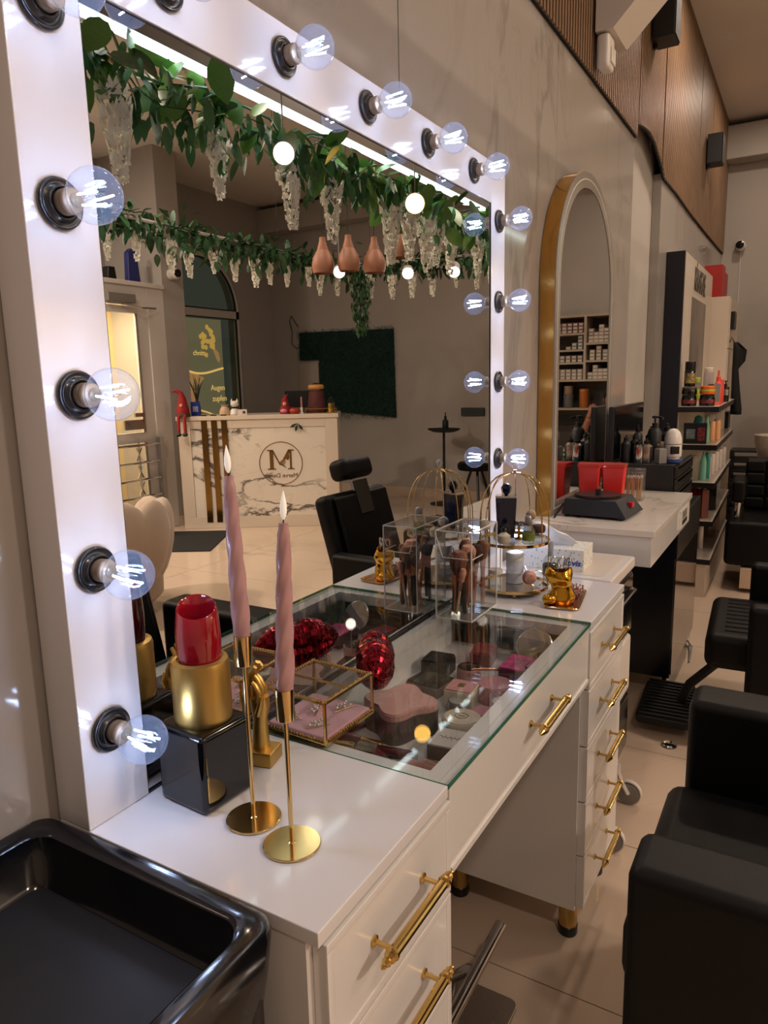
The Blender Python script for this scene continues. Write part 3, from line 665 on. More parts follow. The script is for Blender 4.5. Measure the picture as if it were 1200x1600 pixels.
# ---------------------------------------------------------------- gold torso vase on its tray
tr = thing('trinket_tray','small rectangular gold tray under the torso vase','tray',(.247,1.185,H),R(8))
MB().prism(rrect(-.038,.038,-.082,.082,.012),.0006,.003).build('plate', rose, tr); 
MB().tube([(x,y,.005) for x,y in rrect(-.040,.040,-.084,.084,.013)],.0024,6,closed=True).build('rim', gold_bright, tr, smooth=True)
tv = thing('torso_vase','shiny gold ceramic torso shaped vase holding scissors','vase',(.243,1.152,H+.0032),R(25))
v = MB(); N, n = 26, 30; vs = []
sec = [(0,.030,.022),(.12,.033,.025),(.25,.030,.023),(.40,.025,.019),(.52,.0235,.018),(.66,.029,.022),(.80,.033,.024),(.90,.033,.022),(1.0,.028,.020)]
def ip(q, k):
    for a_, b_ in zip(sec, sec[1:]):
        if a_[0] <= q <= b_[0]: f_ = (q-a_[0])/(b_[0]-a_[0]); return a_[k]+(b_[k]-a_[k])*f_
for i in range(N+1):
    q = i/N
    for k in range(n):
        a = 2*math.pi*k/n; rx, ry = ip(q,1), ip(q,2)
        w_ = 1+.06*math.sin(3*a+q*7)+(.10*math.exp(-((q-.74)/.10)**2)*max(0,math.cos(2*(a+1.2)))) - (.10*math.exp(-((a-4.71)/.25)**2) if q < .3 else 0)
        vs.append((rx*w_*math.cos(a)+.004*math.sin(q*5), ry*w_*math.sin(a), q*.083+.004*math.cos(2*a)*(q > .95)))
v.add(vs, [(i*n+k, i*n+(k+1)%n, (i+1)*n+(k+1)%n, (i+1)*n+k) for i in range(N) for k in range(n)] + [tuple(range(n-1,-1,-1))])
# inner wall of the opening
vi = [(x*.82+.001,y*.82,z-.0) for x,y,z in vs[-n:]] + [(x*.7,y*.7,z-.035) for x,y,z in vs[-n:]]
v.add(vs[-n:]+vi, [(k,(k+1)%n,n+(k+1)%n,n+k) for k in range(n)]+[(n+k,n+(k+1)%n,2*n+(k+1)%n,2*n+k) for k in range(n)]+[tuple(2*n+k for k in range(n))])
v.build('body', gold_deep, tv, smooth=True)
MB().sphere(.016,(-.028,-.020,.014),14,10,(1.1,1,.85)).build('knee', gold_deep, tv, smooth=True)
for j, (dx, rr, lb) in enumerate(((-.006,.0085,'nail scissors with round handles standing in the gold torso vase'),(.010,.0075,'smaller cuticle scissors standing in the gold torso vase'))):
    s = thing('scissors', lb, 'scissors', (.243+dx,1.152+.004*j,H+.076), R(20+25*j), 'scissors in the vase')
    for sg in (-1,1):
        MB().tube([(sg*.0095+rr*math.cos(a*.419),0,.030+rr*1.2*math.sin(a*.419)) for a in range(15)],.0012,6,closed=True).tube([(sg*.006,0,.020),(sg*.002,0,.008),(-sg*.002,0,-.02)],.0013,6).build('blade_half', chrome, s, smooth=True)
t = thing('tweezers','slim steel tweezers standing in the gold torso vase','tweezers',(.256,1.158,H+.070),R(10)); 
for sg in (-1,1): MB().tube([(sg*.003,0,0),(sg*.004,0,.02),(sg*.001+.004,0,.045)],.0011,5).build('arm', chrome, t)
pl = thing('dried_flowers','small bunch of pink dried flowers lying on the gold trinket tray','flowers',(.252,1.232,H+.006))
random.seed(5); m = MB()
for k in range(70): m.sphere(.0028,(random.uniform(-.02,.02),random.uniform(-.022,.022),random.uniform(.003,.026)*random.uniform(.4,1)),6,4)
stuff(m.build('petals', mat('dusty_petals','#b98680',.9,noise=.3,nscale=90), pl)); MB().tube([(-.012,-.03,.004),(.01,.02,.012)],.0012,5).build('stems', mat('dry_stem','#8a6a45',.8), pl)
# ---------------------------------------------------------------- bottle, tissue box
bottle('spray_bottle','clear spray bottle with grey collar and dark green label behind the torso vase','bottle',(.158,1.345,H),[(.018,.0005),(.0205,.004),(.0205,.050),(.016,.062),(.010,.068)],clear_liq,[(.0065,.067),(.0070,.070),(.0070,.082),(.0075,.083),(.0075,.104),(.006,.106),(.001,.106)],thin_glass('sprayer','#e4e6e6',1.4,body=.5,bodycol='#a9aaac'),(.0207,.014,.044),lab_dark)
tb = thing('tissue_box','white patterned tissue box with a tissue pulled up, on the trolley top','tissue box',(.118,1.500,.8325),R(3))
bxm = bpy.data.materials.new('tissue_print'); bxm.use_nodes = True; _nt = bxm.node_tree; _b = _nt.nodes['Principled BSDF']; _b.inputs['Roughness'].default_value = .5
_tc = _nt.nodes.new('ShaderNodeTexCoord'); _mp = _nt.nodes.new('ShaderNodeMapping'); _mp.inputs['Scale'].default_value = (130,130,75); _mp.inputs['Rotation'].default_value = (.5,.6,.7)
_v = _nt.nodes.new('ShaderNodeTexVoronoi'); _v.feature = 'F1'; _v.inputs['Scale'].default_value = 1.0; _rp = _nt.nodes.new('ShaderNodeValToRGB')
_rp.color_ramp.elements[0].color = lin('#8fa8a2'); _rp.color_ramp.elements[1].color = lin('#e9e6df'); _rp.color_ramp.elements[0].position = .22; _rp.color_ramp.elements[1].position = .30
_nt.links.new(_tc.outputs['Object'], _mp.inputs[0]); _nt.links.new(_mp.outputs[0], _v.inputs['Vector']); _nt.links.new(_v.outputs['Distance'], _rp.inputs[0]); _nt.links.new(_rp.outputs[0], _b.inputs['Base Color'])
MB().box(-.10,.10,-.06,.06,.0005,.062).build('carton', bxm, tb, bevel=.001)
text('printed_logo','Lovis',.024,mat('logo_blue','#2b4a9a',.4),tb,(.066,-.0606,.024),(R(90),0,0),.0003,shear=.25,bold=.0008)
tis = MB(); nu, nv = 22, 10; vs = []
for i in range(nu+1):
    for j in range(nv+1):
        u, q = i/nu, j/nv; a = -.5+u
        z = .060 + .062*math.sin(min(1,q*1.15)*math.pi/2)*(1-.3*u) - .03*max(0,u-.75)*4*q
        vs.append((-.06+u*.115 + .030*q*u, -.006 + .022*math.sin(u*6.5+1)*q + .01*math.sin(q*5+u*9)*q - .035*q*q*(u-.3), z - (.018*q*u*u)))
tis.add(vs, [(i*(nv+1)+j,i*(nv+1)+j+1,(i+1)*(nv+1)+j+1,(i+1)*(nv+1)+j) for i in range(nu) for j in range(nv)])
o = tis.build('tissue', mat('tissue_paper','#ece6dc',.9), tb, smooth=True, auto=False); md = o.modifiers.new('thick','SOLIDIFY'); md.thickness = .0008
# ---------------------------------------------------------------- cosmetics under the glass
pinkm = mat('pink_compact','#c98790',.35,coat=.3); cream_p = mat('cream_pack','#d8cbb8',.4); clearp = thin_glass('clear_pack','#efe9e6',1.45,body=.12)
darkp = thin_glass('smoke_lid','#7d706c',1.5,body=.25,bodycol='#3a2f2e')
zf = .735
def slab(name,label,cat,c,sx,sy,h,rz,m,top=None,r=.004,group='cosmetics under the glass top', lid=None):
    t = thing(name,label,cat,(c[0],c[1],zf),R(rz),group)
    MB().prism(rrect(-sx/2,sx/2,-sy/2,sy/2,r),.0006,h).build('case', m, t, bevel=.0008, seg=1)
    if top: MB().prism(rrect(-sx/2+.002,sx/2-.002,-sy/2+.002,sy/2-.002,r),h+.0002,h+.003).build('lid', top, t)
    return t
# flower shaped palette
fp = thing('blush_palette','big petal shaped pink blush palette under the glass beside the sequin lips','palette',(.118,.578,zf),R(15),'cosmetics under the glass top')
poly = []
for k in range(60):
    a = 2*math.pi*k/60; r = .060+.010*math.cos(4*a); poly.append((r*math.cos(a),r*math.sin(a)))
MB().prism(poly,.0006,.045).build('case', mat('dark_case','#5a4a4a',.3), fp)
MB().prism([(x*1.0,y*1.0) for x,y in poly],.0455,.056).build('lid_edge', mat('pink_edge','#c6958f',.4), fp)
MB().prism([(x*.96,y*.96) for x,y in poly],.056,.0585).build('lid_print', marble('rose_print','#d7a39f','#f0d8d2',14,.10,rough=.25,amount=1.0,stretch=(1,1,1)), fp)
t = slab('powder_card','white square compact with gold scribble lettering, near the drawer front','compact',(.240,.536),.066,.066,.026,6,mat('dark_card_side','#3b302e',.4),mat('card_white','#ddd5cc',.45),.002)
MB().tube([(-.020+.0024*k, .004*math.sin(k*1.9)+.0015*math.cos(k*3.1), .0293) for k in range(18)],.0006,4).build('scribble', mat('gold_ink','#6b5530',.4), t)
def rnd(name,label,cat,c,r,h,m,topm,r2=.9,rz=0):
    t = thing(name,label,cat,(c[0],c[1],zf),R(rz),'cosmetics under the glass top')
    MB().lathe([(r-.001,.0006),(r,.002),(r,h-.002),(r-.001,h)],36).build('case', m, t, smooth=True)
    MB().lathe([(r*r2,h),(r*r2,h+.002),(r*r2-.002,h+.003),(.001,h+.003)],36).build('lid', topm, t, smooth=True); return t
t = rnd('powder_compact','round cream powder compact with a monogram on its lid','compact',(.228,.606),.036,.034,cream_p,mat('cream_lid','#dccdb6',.35))
MB().box(-.007,.007,-.0008,.0008,.0372,.0376).build('monogram', mat('bronze_ink','#6f5a40',.4), t)
MB().tube([(.013*math.cos(k*1.0472+.5),.011*math.sin(k*1.0472+.5),.0374) for k in range(6)],.0006,4,closed=True).build('monogram_ring', MATS['bronze_ink'], t)
rnd('blush_compact','small round pink blush with black rim behind the cream compact','compact',(.247,.660),.023,.026,black,mat('pink_blush','#c77f92',.5,noise=.15,nscale=60))
rnd('powder_jar','small grey lidded powder jar with clear rim','jar',(.188,.688),.024,.024,clearp,mat('grey_powder','#9b918b',.5))
rnd('powder_jar','round white lidded jar next to the drawer rail','jar',(.268,.712),.024,.028,clearp,mat('white_lid','#d3cdc8',.35))
rnd('blush_compact','large dusty rose oval compact beside the pink square box','compact',(.226,.772),.038,.034,mat('rose_case','#b87880',.3),pinkm)
t = slab('blush_box','square pink blush box with a gold clasp mark','box',(.176,.722),.056,.056,.036,4,cream_p,mat('pink_top','#cf8d8e',.4,noise=.1,nscale=40)); MB().box(-.006,.006,-.008,.008,.0393,.0398).build('mark', gold, t)
slab('eye_palette','brown see-through eyeshadow palette beside the petal palette','palette',(.090,.756),.080,.070,.020,-8,mat('palette_brown','#6f5751',.3),darkp)
slab('powder_box','black square powder box beside the smoky eyeshadow palette','box',(.066,.842),.060,.060,.034,3,black,darkp)
rnd('powder_jar','round loose powder jar with black lid and pink base','jar',(.142,.835),.026,.030,mat('pink_base','#b98a86',.35),black_gloss)
slab('eye_palette','magenta patterned eyeshadow palette near the far end of the display','palette',(.232,.900),.066,.086,.030,0,mat('berry_case','#5a2036',.4),mat('magenta_print','#c23f78',.4,noise=.6,nscale=45))
slab('blush_box','dark red flat box at the far back of the display','box',(.130,.945),.05,.07,.03,10,mat('wine_box','#5f1526',.35),mat('wine_lid','#7a1a30',.3))
t = thing('round_hand_mirror','round hand mirror leaning at the far end of the display drawer','mirror',(.235,.992,zf+.037),0,'cosmetics under the glass top'); t.rotation_euler = (R(60),0,R(10))
MB().lathe([(.040,0),(.042,.001),(.042,.004),(.040,.005)],36).build('rim', chrome, t, smooth=True); MB().lathe([(.039,.0048),(.039,.0056)],36).build('mirror', mirror_m, t)
wb = thing('wire_basket','small black wire basket of clips by the front rail of the display','basket',(.272,.915,zf),0,'cosmetics under the glass top')
m = MB()
for z in (.002,.02,.038): m.tube([(x,y,z) for x,y in rrect(-.018,.018,-.045,.045,.006)],.0008,4,closed=True)
for x,y in rrect(-.018,.018,-.045,.045,.006,3): m.tube([(x,y,.002),(x,y,.038)],.0007,4)
m.build('wires', black, wb)
t = thing('sample_sachet','crumpled bright blue sachet beside the magenta palette','sachet',(.258,.828,zf),R(20),'cosmetics under the glass top')
m = MB().box(-.012,.012,-.02,.02,.0006,.022); m.build('foil', mat('blue_foil','#3a86c8',.25,.3,bump=1,bscale=60), t, bevel=.006, seg=2)
t = thing('eye_brush','long rose gold eye brush lying across the display','brush',(.195,.845,zf+.030),R(70),'cosmetics under the glass top'); t.rotation_euler = (0,R(14),R(62))
MB().lathe([(.002,-.06),(.0035,0),(.003,.04)],8,axis='x').build('handle', rose, t, smooth=True); MB().lathe([(.003,.04),(.006,.055),(.001,.068)],10,axis='x').build('bristles', bristle[0], t, smooth=True)
def tubeitem(label, c, ln, r, rz, m1, m2, f=.6, z=0.0, lab=None, name='lip_gloss', cat='lip gloss'):
    t = thing(name,label,cat,(c[0],c[1],zf+r+z),R(rz),'cosmetics under the glass top')
    a = -ln/2; b_ = -ln/2+ln*f
    MB().lathe([(r*.8,a),(r,a+.002),(r,b_)],16,axis='x').build('tube', m1, t, smooth=True)
    MB().lathe([(r*.94,b_),(r*.94,ln/2-.002),(r*.8,ln/2)],16,axis='x').build('cap', m2, t, smooth=True)
    return t
berry = mat('berry_gloss','#4f1226',.12,coat=.5); plum = mat('plum_gloss','#6b2438',.12,coat=.5); nude = mat('nude_gloss','#b07c6c',.15,coat=.5); goldc = gold_bright; clr = thin_glass('clear_cap','#f2efec',1.5,body=.12)
tubeitem('clear capped lip gloss with berry tube beside the petal palette',(.145,.478),.11,.009,8,clr,berry,.35)
tubeitem('dark berry lip gloss tube next to the glass casket',(.105,.448),.085,.008,5,berry,black_gloss,.5)
tubeitem('plum lip gloss lying at the near rim of the display',(.082,.490),.09,.008,2,plum,goldc,.55)
tubeitem('silver domed lipstick lying at the near end of the display',(.165,.436),.06,.013,-28,plum,chrome,.45,name='lipstick',cat='lipstick')
tubeitem('mauve cream tube with a white cap at the near front corner',(.245,.442),.10,.0135,-4,mat('mauve_tube','#a3665f',.35),mat('tube_white_cap','#d8d4d0',.3),.72,name='cream_tube',cat='tube')
tubeitem('slim clear lip gloss with gold cap behind the cream tube',(.225,.478),.10,.007,-4,clr,goldc,.6)
tubeitem('nude lip gloss with clear cap by the front rail',(.262,.466),.08,.008,-12,nude,clr,.5)
tubeitem('wine red lip liner lying beside the petal palette foot',(.045,.520),.09,.005,70,plum,black,.8,name='lip_liner',cat='pencil')
tubeitem('gold capped nude lipstick beside the jewellery casket',(.055,.455),.07,.009,12,nude,goldc,.5,name='lipstick',cat='lipstick')
for k,(c,rz,lb) in enumerate((((.28,.985),80,'black mascara tube near the far end front rail'),((.262,1.0),95,'black eyeliner tube at the far end of the display'),((.03,.66),85,'brown brow pencil along the mirror side of the display'),((.03,.60),95,'black kohl pencil along the mirror side of the display'))):
    tubeitem(lb,c,.10,.006,rz,black_gloss if k != 2 else mat('brow_brown','#5c4331',.4),black,.55,name='mascara' if k < 2 else 'eye_pencil',cat='mascara' if k < 2 else 'pencil')
# ================================================================ black tray trolley in the near left corner
tt = thing('tray_trolley','black plastic salon trolley with a deep tray top beside the vanity','trolley',(.115,-.235,0))
TX0, TX1, TY0, TY1 = -.172, .200, -.222, .216
def rr_ring(x0,x1,y0,y1,r,z): return [(x,y,z) for x,y in rrect(x0,x1,y0,y1,r,6)]
m = MB(); n = 28
lay = [rr_ring(TX0+.012,TX1-.012,TY0+.012,TY1-.012,.02,.745), rr_ring(TX0+.004,TX1-.004,TY0+.004,TY1-.004,.022,.80), rr_ring(TX0,TX1,TY0,TY1,.024,.842), rr_ring(TX0+.003,TX1-.003,TY0+.003,TY1-.003,.022,.850),
       rr_ring(TX0+.020,TX1-.020,TY0+.020,TY1-.020,.028,.850), rr_ring(TX0+.025,TX1-.025,TY0+.025,TY1-.025,.026,.846), rr_ring(TX0+.034,TX1-.034,TY0+.034,TY1-.034,.022,.796), rr_ring(TX0+.040,TX1-.040,TY0+.040,TY1-.040,.018,.790)]
n = len(lay[0]); vs = [p for l in lay for p in l]
fs = [(i*n+k,i*n+(k+1)%n,(i+1)*n+(k+1)%n,(i+1)*n+k) for i in range(len(lay)-1) for k in range(n)] + [tuple(range(n-1,-1,-1)), tuple((len(lay)-1)*n+k for k in range(n))]
m.add(vs, fs); m.build('tray', mat('black_tray','#0a0c12',.16,coat=.3), tt, smooth=True)
MB().prism(rrect(TX0+.041,TX1-.041,TY0+.041,TY1-.041,.017),.7903,.7915).build('tray_mat', mat('tray_floor','#1d1e20',.55,noise=.12,nscale=14), tt)
MB().box(TX0+.02,TX1-.02,TY0+.03,TY1-.03,.12,.744).build('body', black_matt, tt, bevel=.006)
for k in range(4): 
    d = MB().box(TX1-.021,TX1-.008,TY0+.035,TY1-.035,.135+k*.15,.275+k*.15).build('drawer', black, tt, bevel=.004); MB().tube([(TX1-.006,TY0+.10,.25+k*.15),(TX1+.008,TY0+.10,.25+k*.15),(TX1+.008,TY1-.10,.25+k*.15),(TX1-.006,TY1-.10,.25+k*.15)],.004,6).build('handle', black_gloss, d)
for sx in (TX0+.02,TX1-.02):
    for sy in (TY0+.03,TY1-.03):
        MB().cyl(.013,.74,12,(sx,sy,.06)).build('corner_post', black_matt, tt, smooth=True)
        MB().lathe([(.028,-.010),(.030,-.006),(.030,.006),(.028,.010)],18,(sx,sy,.0305),'x').build('castor', rubber, tt, smooth=True)
# ================================================================ white trolley between vanity and marble table
wt = thing('equipment_trolley','white and black equipment trolley on wheels between vanity and marble table','trolley',(.13,1.55,0))
MB().box(-.16,.180,-.155,.150,.798,.8320).build('top_tray', white_matt, wt, bevel=.006)
MB().prism(rrect(-.14,.15,-.13,.125,.02),.8321,.8328).build('top_recess', mat('tray_cream','#d6cbc0',.35), wt)
MB().box(-.15,.10,-.15,.145,.12,.797).build('body', black_matt, wt, bevel=.004)
for z0, z1, mm, nm in ((.60,.79,black_gloss,'front_panel'),(.22,.40,black_gloss,'front_panel'),(.41,.59,white_matt,'front_panel')):
    MB().box(.10,.178,-.15,.145,z0,z1).build(nm, mm, wt, bevel=.01, seg=3)
MB().tube([(.178,-.12,.74),(.19,-.12,.735),(.19,.12,.735),(.178,.12,.74)],.005,6).build('handle', chrome, wt)
for k, (x, y) in enumerate(((.19,-.10),(.185,.17),(-.12,-.12),(-.12,.12))):
    wh = MB().lathe([(.010,-.009),(.034,-.009),(.036,-.005),(.036,.005),(.034,.009),(.010,.009)],24,(x,y,.037),'y').build('wheel', mat('wheel_grey','#8a8580',.5), wt, smooth=True)
    MB().lathe([(.037,-.008),(.041,-.007),(.041,.007),(.037,.008)],28,(x,y,.037+.0045),'y',cap=False).build('tyre', white_matt, wh, smooth=True)
    MB().tube([(x,y-.013,.040),(x-.02,y-.013,.075),(x-.035,y,.10),(x-.035,y,.13)],.007,6).build('fork', white_matt, wh, smooth=True)
# ================================================================ marble topped table and black cabinet
mt = thing('marble_table','white table with veined marble top below the arched gold mirror','table',(.15,2.15,0))
TZ = .90
def T_(mb,nm,m_,par=mt,**k): mb.v = [(a-.15,b-2.15,c) for a,b,c in mb.v]; return mb.build(nm,m_,par,**k)
T_(MB().box(-.058,.352,1.755,2.585,TZ-.020,TZ),'marble_top',table_marble,bevel=.001)
T_(MB().box(-.058,.345,1.760,2.58,.785,TZ-.0205),'apron',white,bevel=.001)
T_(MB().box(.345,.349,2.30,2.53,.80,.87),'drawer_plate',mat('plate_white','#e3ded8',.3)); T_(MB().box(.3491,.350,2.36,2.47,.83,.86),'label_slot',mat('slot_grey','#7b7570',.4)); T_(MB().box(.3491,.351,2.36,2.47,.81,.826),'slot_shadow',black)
cb = thing('black_cabinet','tall black gloss cabinet below the marble table with a mirrored front','cabinet',(.14,2.95,0))
MB().box(-.19,.155,-.34,.36,.085,.778).build('body', mat('cabinet_black','#0a0d16',.25), cb, bevel=.002)
MB().box(.155,.160,-.33,.35,.10,.60).build('front_panel', mat('smoked_mirror','#6d6660',.08,.9), cb)
MB().box(.155,.163,-.34,.36,.61,.778).build('drawer', black, cb, bevel=.002); MB().lathe([(.008,.163),(.008,.166),(.003,.166),(.003,.163)],14,(0,-.30,.72),'x').build('keyhole', chrome, cb)
for x in (-.15,.13):
    for y in (-.30,.32): MB().cyl(.022,.084,14,(x,y,.0005)).build('foot', chrome, cb, smooth=True)
MB().tube([(.13,.30,.06),(.17,.28,.02),(.18,.1,.006),(.15,.35,.006)],.004,6).build('power_cord', mat('cord_grey','#8b857f',.5), cb)
bd = thing('drawer_box','low black three drawer box standing on the marble table end','drawer box',(.12,2.84,TZ-.021))
MB().box(-.115,.155,-.245,.245,-.10,.128).build('body', black_matt, bd, bevel=.002)
for k in range(4): 
    d = MB().box(.155,.166,-.24,.24,-.09+k*.054,-.042+k*.054).build('drawer', black, bd, bevel=.003); MB().box(.166,.172,-.20,.20,-.052+k*.054,-.045+k*.054).build('pull_lip', black_gloss, d)
MB().lathe([(.004,-.2465),(.004,-.2450)],10,(-.02,0,.095),'y').build('screw', chrome, bd); MB().lathe([(.006,.166),(.006,.168)],12,(0,.15,.10),'x').build('lock', chrome, bd)
BZ = TZ-.021+.1285
# ================================================================ arched gold mirror
am = thing('arched_mirror','tall arched wall mirror with a deep gold edge above the marble table','mirror',(-.058,2.27,TZ))
def archp(hw, z0, zs, n=24): return [(-hw,z0),(hw,z0)] + [(hw*math.cos(math.pi*k/n), zs+hw*math.sin(math.pi*k/n)) for k in range(n+1)]
o_ = archp(.40,.0008,.79); i_ = archp(.385,.015,.79)
def ring(a, b, x0, x1):
    m_ = MB(); n = len(a)
    m_.add([(x0,p[0],p[1]) for p in a]+[(x1,p[0],p[1]) for p in a]+[(x0,p[0],p[1]) for p in b]+[(x1,p[0],p[1]) for p in b],
      [f for k in range(n) for f in ((k,(k+1)%n,n+(k+1)%n,n+k),(2*n+k,3*n+k,3*n+(k+1)%n,2*n+(k+1)%n),(n+k,n+(k+1)%n,3*n+(k+1)%n,3*n+k),(k,2*n+k,2*n+(k+1)%n,(k+1)%n))]); return m_
ring(o_, i_, 0, .050).build('gold_edge', mat('mirror_gold','#c79b55',.13,1.0), am, smooth=True)
ring(archp(.399,.001,.79), archp(.345,.05,.79), .0500,.0535).build('frosted_border', mat('frost_border','#9c948a',.3,.4), am, smooth=True)
MB().prism(archp(.346,.05,.79), .048, .0515, 'yz').build('mirror_glass', mirror_m, am)
ring(archp(.375,.022,.79), archp(.372,.025,.79), .0534,.0545).build('led_groove', mat('groove','#d8d3cb',.5), am)
# ================================================================ things on the marble table
tn = thing('wax_turntable','black display turntable with sloping sides and red switch on the marble table','turntable',(.135,1.985,TZ),R(-4))
m = MB(); m.add([(-.105,-.10,.008),(.115,-.10,.008),(.115,.11,.008),(-.105,.11,.008),(-.10,-.085,.062),(.075,-.085,.062),(.075,.10,.062),(-.10,.10,.062)],[(0,3,2,1),(4,5,6,7),(0,1,5,4),(1,2,6,5),(2,3,7,6),(3,0,4,7)])
m.build('body', black_matt, tn, bevel=.003)
for x in (-.09,.09):
    for y in (-.085,.09): MB().cyl(.010,.008,10,(x,y,.0005)).build('rubber_foot', rubber, tn)
MB().cyl(.078,.008,36,(-.012,.0,.063)).build('platter', black, tn, smooth=True); MB().cyl(.009,.020,14,(-.005,-.02,.071)).build('spindle', black, tn, smooth=True)
MB().box(.088,.105,.0,.03,.030,.048).build('switch', mat('red_switch','#b01a1f',.3), tn, bevel=.002, rot=(0,0,0))
MB().tube([(-.105,-.02,.03),(-.118,-.05,.035),(-.115,-.10,.02),(-.11,-.15,.006)],.004,6).build('power_cord', black, tn, smooth=True)
redp = mat('red_plastic','#f2352a',.35,coat=.2,emit=0)
for k,(x,y,lb) in enumerate(((.052,2.150,'red square plastic sharps bin with clear lid, the one nearer the arched mirror'),(.136,2.165,'red square plastic sharps bin with clear lid, the one nearer the cotton swabs'))):
    t = thing('sharps_bin',lb,'bin',(x,y,TZ),R(5),'red bins on the marble table')
    MB().add([(-.030,-.030,.0005),(.030,-.030,.0005),(.030,.030,.0005),(-.030,.030,.0005),(-.039,-.036,.145),(.039,-.036,.145),(.039,.036,.145),(-.039,.036,.145)],[(0,3,2,1),(4,5,6,7),(0,1,5,4),(1,2,6,5),(2,3,7,6),(3,0,4,7)]).build('bucket', redp, t, bevel=.004)
    lid = MB().prism(rrect(-.042,.042,-.039,.039,.006),.1452,.156); lid.build('lid', thin_glass('red_clear_lid','#ffb0a6',1.45,body=.45,bodycol='#e0685e') if k == 0 else MATS['red_clear_lid'], t)
qt = thing('swab_jar','square glass jar of cotton swabs beside the red bins','jar',(.175,2.325,TZ))
MB().prism(rrect(-.036,.036,-.036,.036,.008),.0005,.004).build('base', glass, qt); 
o2 = rrect(-.036,.036,-.036,.036,.008); n = len(o2)
MB().add([(x,y,.004) for x,y in o2]+[(x,y,.105) for x,y in o2],[(k,(k+1)%n,n+(k+1)%n,n+k) for k in range(n)]).build('wall', clear_liq, qt, smooth=True)
MB().prism(rrect(-.037,.037,-.037,.037,.008),.1055,.120).build('lid', clear_liq, qt)
random.seed(4)
for k in range(22):
    sx, sy = random.uniform(-.026,.026), random.uniform(-.026,.026)
    t = thing('cotton_swab','white tipped wooden cotton swab standing in the square glass jar','swab',(.175+sx,2.325+sy,TZ+.005),0,'cotton swabs in the jar'); t.rotation_euler = (random.uniform(-.08,.08),random.uniform(-.08,.08),0)
    MB().cyl(.0014,.085,5,(0,0,0)).build('stick', mat('swab_wood','#c98f62',.6), t); MB().sphere(.0032,(0,0,.086),6,5,(1,1,1.8)).build('tip', white_matt, t)
mo = thing('monitor','flat black computer monitor on a stand beside the arched mirror','monitor',(.03,2.72,TZ),R(0))
MB().box(-.012,.012,-.17,.44,.115,.345).build('panel', black, mo, bevel=.004); MB().box(.0122,.0135,-.16,.43,.125,.335).build('screen', black_gloss, mo)
MB().box(-.015,.01,-.16,-.12,.008,.12).build('stand', black, mo); MB().prism(rrect(-.025,.06,-.17,-.115,.012),.0008,.008).build('foot', black, mo)
for y in (-.03,.03): MB().lathe([(.004,-.0140),(.004,-.0122)],10,(.026,-.12+y,.14),'x').build('screw', chrome, mo)
# bottles, pump and camera robot on the drawer box
bottle('shampoo_bottle','tall black pump bottle on the black drawer box','bottle',(.16,2.80,BZ),[(.027,.0005),(.029,.004),(.029,.120),(.018,.135),(.012,.138)],black_matt,[(.012,.138),(.012,.158),(.004,.159),(.004,.178),(.013,.179),(.013,.188),(.002,.190)],black)
MB().tube([(.16,2.80,BZ+.184),(.185,2.79,BZ+.183),(.195,2.786,BZ+.176)],.005,6).build('pump_nozzle', black, None)
bpy.data.objects['pump_nozzle'].parent = [o for o in COL.objects if o.get('label','') == 'tall black pump bottle on the black drawer box'][0]
bpy.data.objects['pump_nozzle'].location = (-.16,-2.80,-BZ)
for x,y,r,h,mm,lb in ((.100,2.70,.022,.105,black,'black spray bottle at the back of the drawer box'),(.125,2.66,.026,.085,chrome,'chrome ribbed cup on the black drawer box'),(.155,2.66,.024,.088,steel,'second shiny steel cup on the drawer box'),(.072,2.65,.020,.10,black_matt,'slim black bottle nearest the monitor'),(.195,2.90,.026,.13,black_matt,'big matt black bottle behind the white dome device'),(.13,2.88,.022,.12,black_gloss,'glossy black bottle in the back row of the drawer box'),(.09,2.80,.020,.13,black_matt,'thin black bottle in the back row of the drawer box')):
    bottle('salon_bottle',lb,'bottle',(x,y,BZ),[(r*.95,.0005),(r,.004),(r,h*.78),(r*.6,h*.88),(r*.5,h*.9)],mm,[(r*.5,h*.9),(r*.5,h*1.05),(r*.2,h*1.06),(r*.2,h*1.15),(.001,h*1.16)],black)
t = bottle('salon_bottle','square frosted grey bottle with silver top at the drawer box front','bottle',(.212,2.655,BZ),[(.024,.0005),(.025,.003),(.025,.058),(.012,.064)],thin_glass('frost_grey','#d9d9d9',1.4,body=.6,bodycol='#b4b1ae'),[(.011,.064),(.012,.066),(.012,.090),(.001,.091)],steel,n=4)
rb_ = thing('dome_device','white dome topped device with a black sensor window on the drawer box','device',(.252,2.70,BZ+.0155),R(-55))
MB().lathe([(.034,.010),(.036,.014),(.036,.068),(.034,.090),(.026,.112),(.014,.124),(.001,.127)],32).build('dome', mat('device_white','#e6e0da',.25,coat=.3), rb_, smooth=True)
MB().lathe([(.0365,.062),(.0368,.062),(.0368,.064),(.0365,.064)],32,cap=False).build('seam', black, rb_); MB().box(.012,.0375,-.024,.012,.022,.055).build('sensor_window', black_gloss, rb_, bevel=.004); MB().lathe([(.028,.0005),(.028,.010)],28).build('neck', MATS['device_white'], rb_, smooth=True)
tag(MB().lathe([(.036,.0005),(.040,.003),(.040,.013),(.036,.015)],32).build('blue_stand', mat('blue_plastic','#2a4a86',.35), loc=(.252,2.70,BZ), smooth=True), 'round blue plastic stand under the white dome device', 'stand')
tag(MB().prism(rrect(-.03,.03,-.03,.03,.004),.0005,.008).build('green_pad', mat('green_pad','#6f9a3a',.6), loc=(.235,2.80,BZ)), 'small green pad behind the white dome device', 'pad')
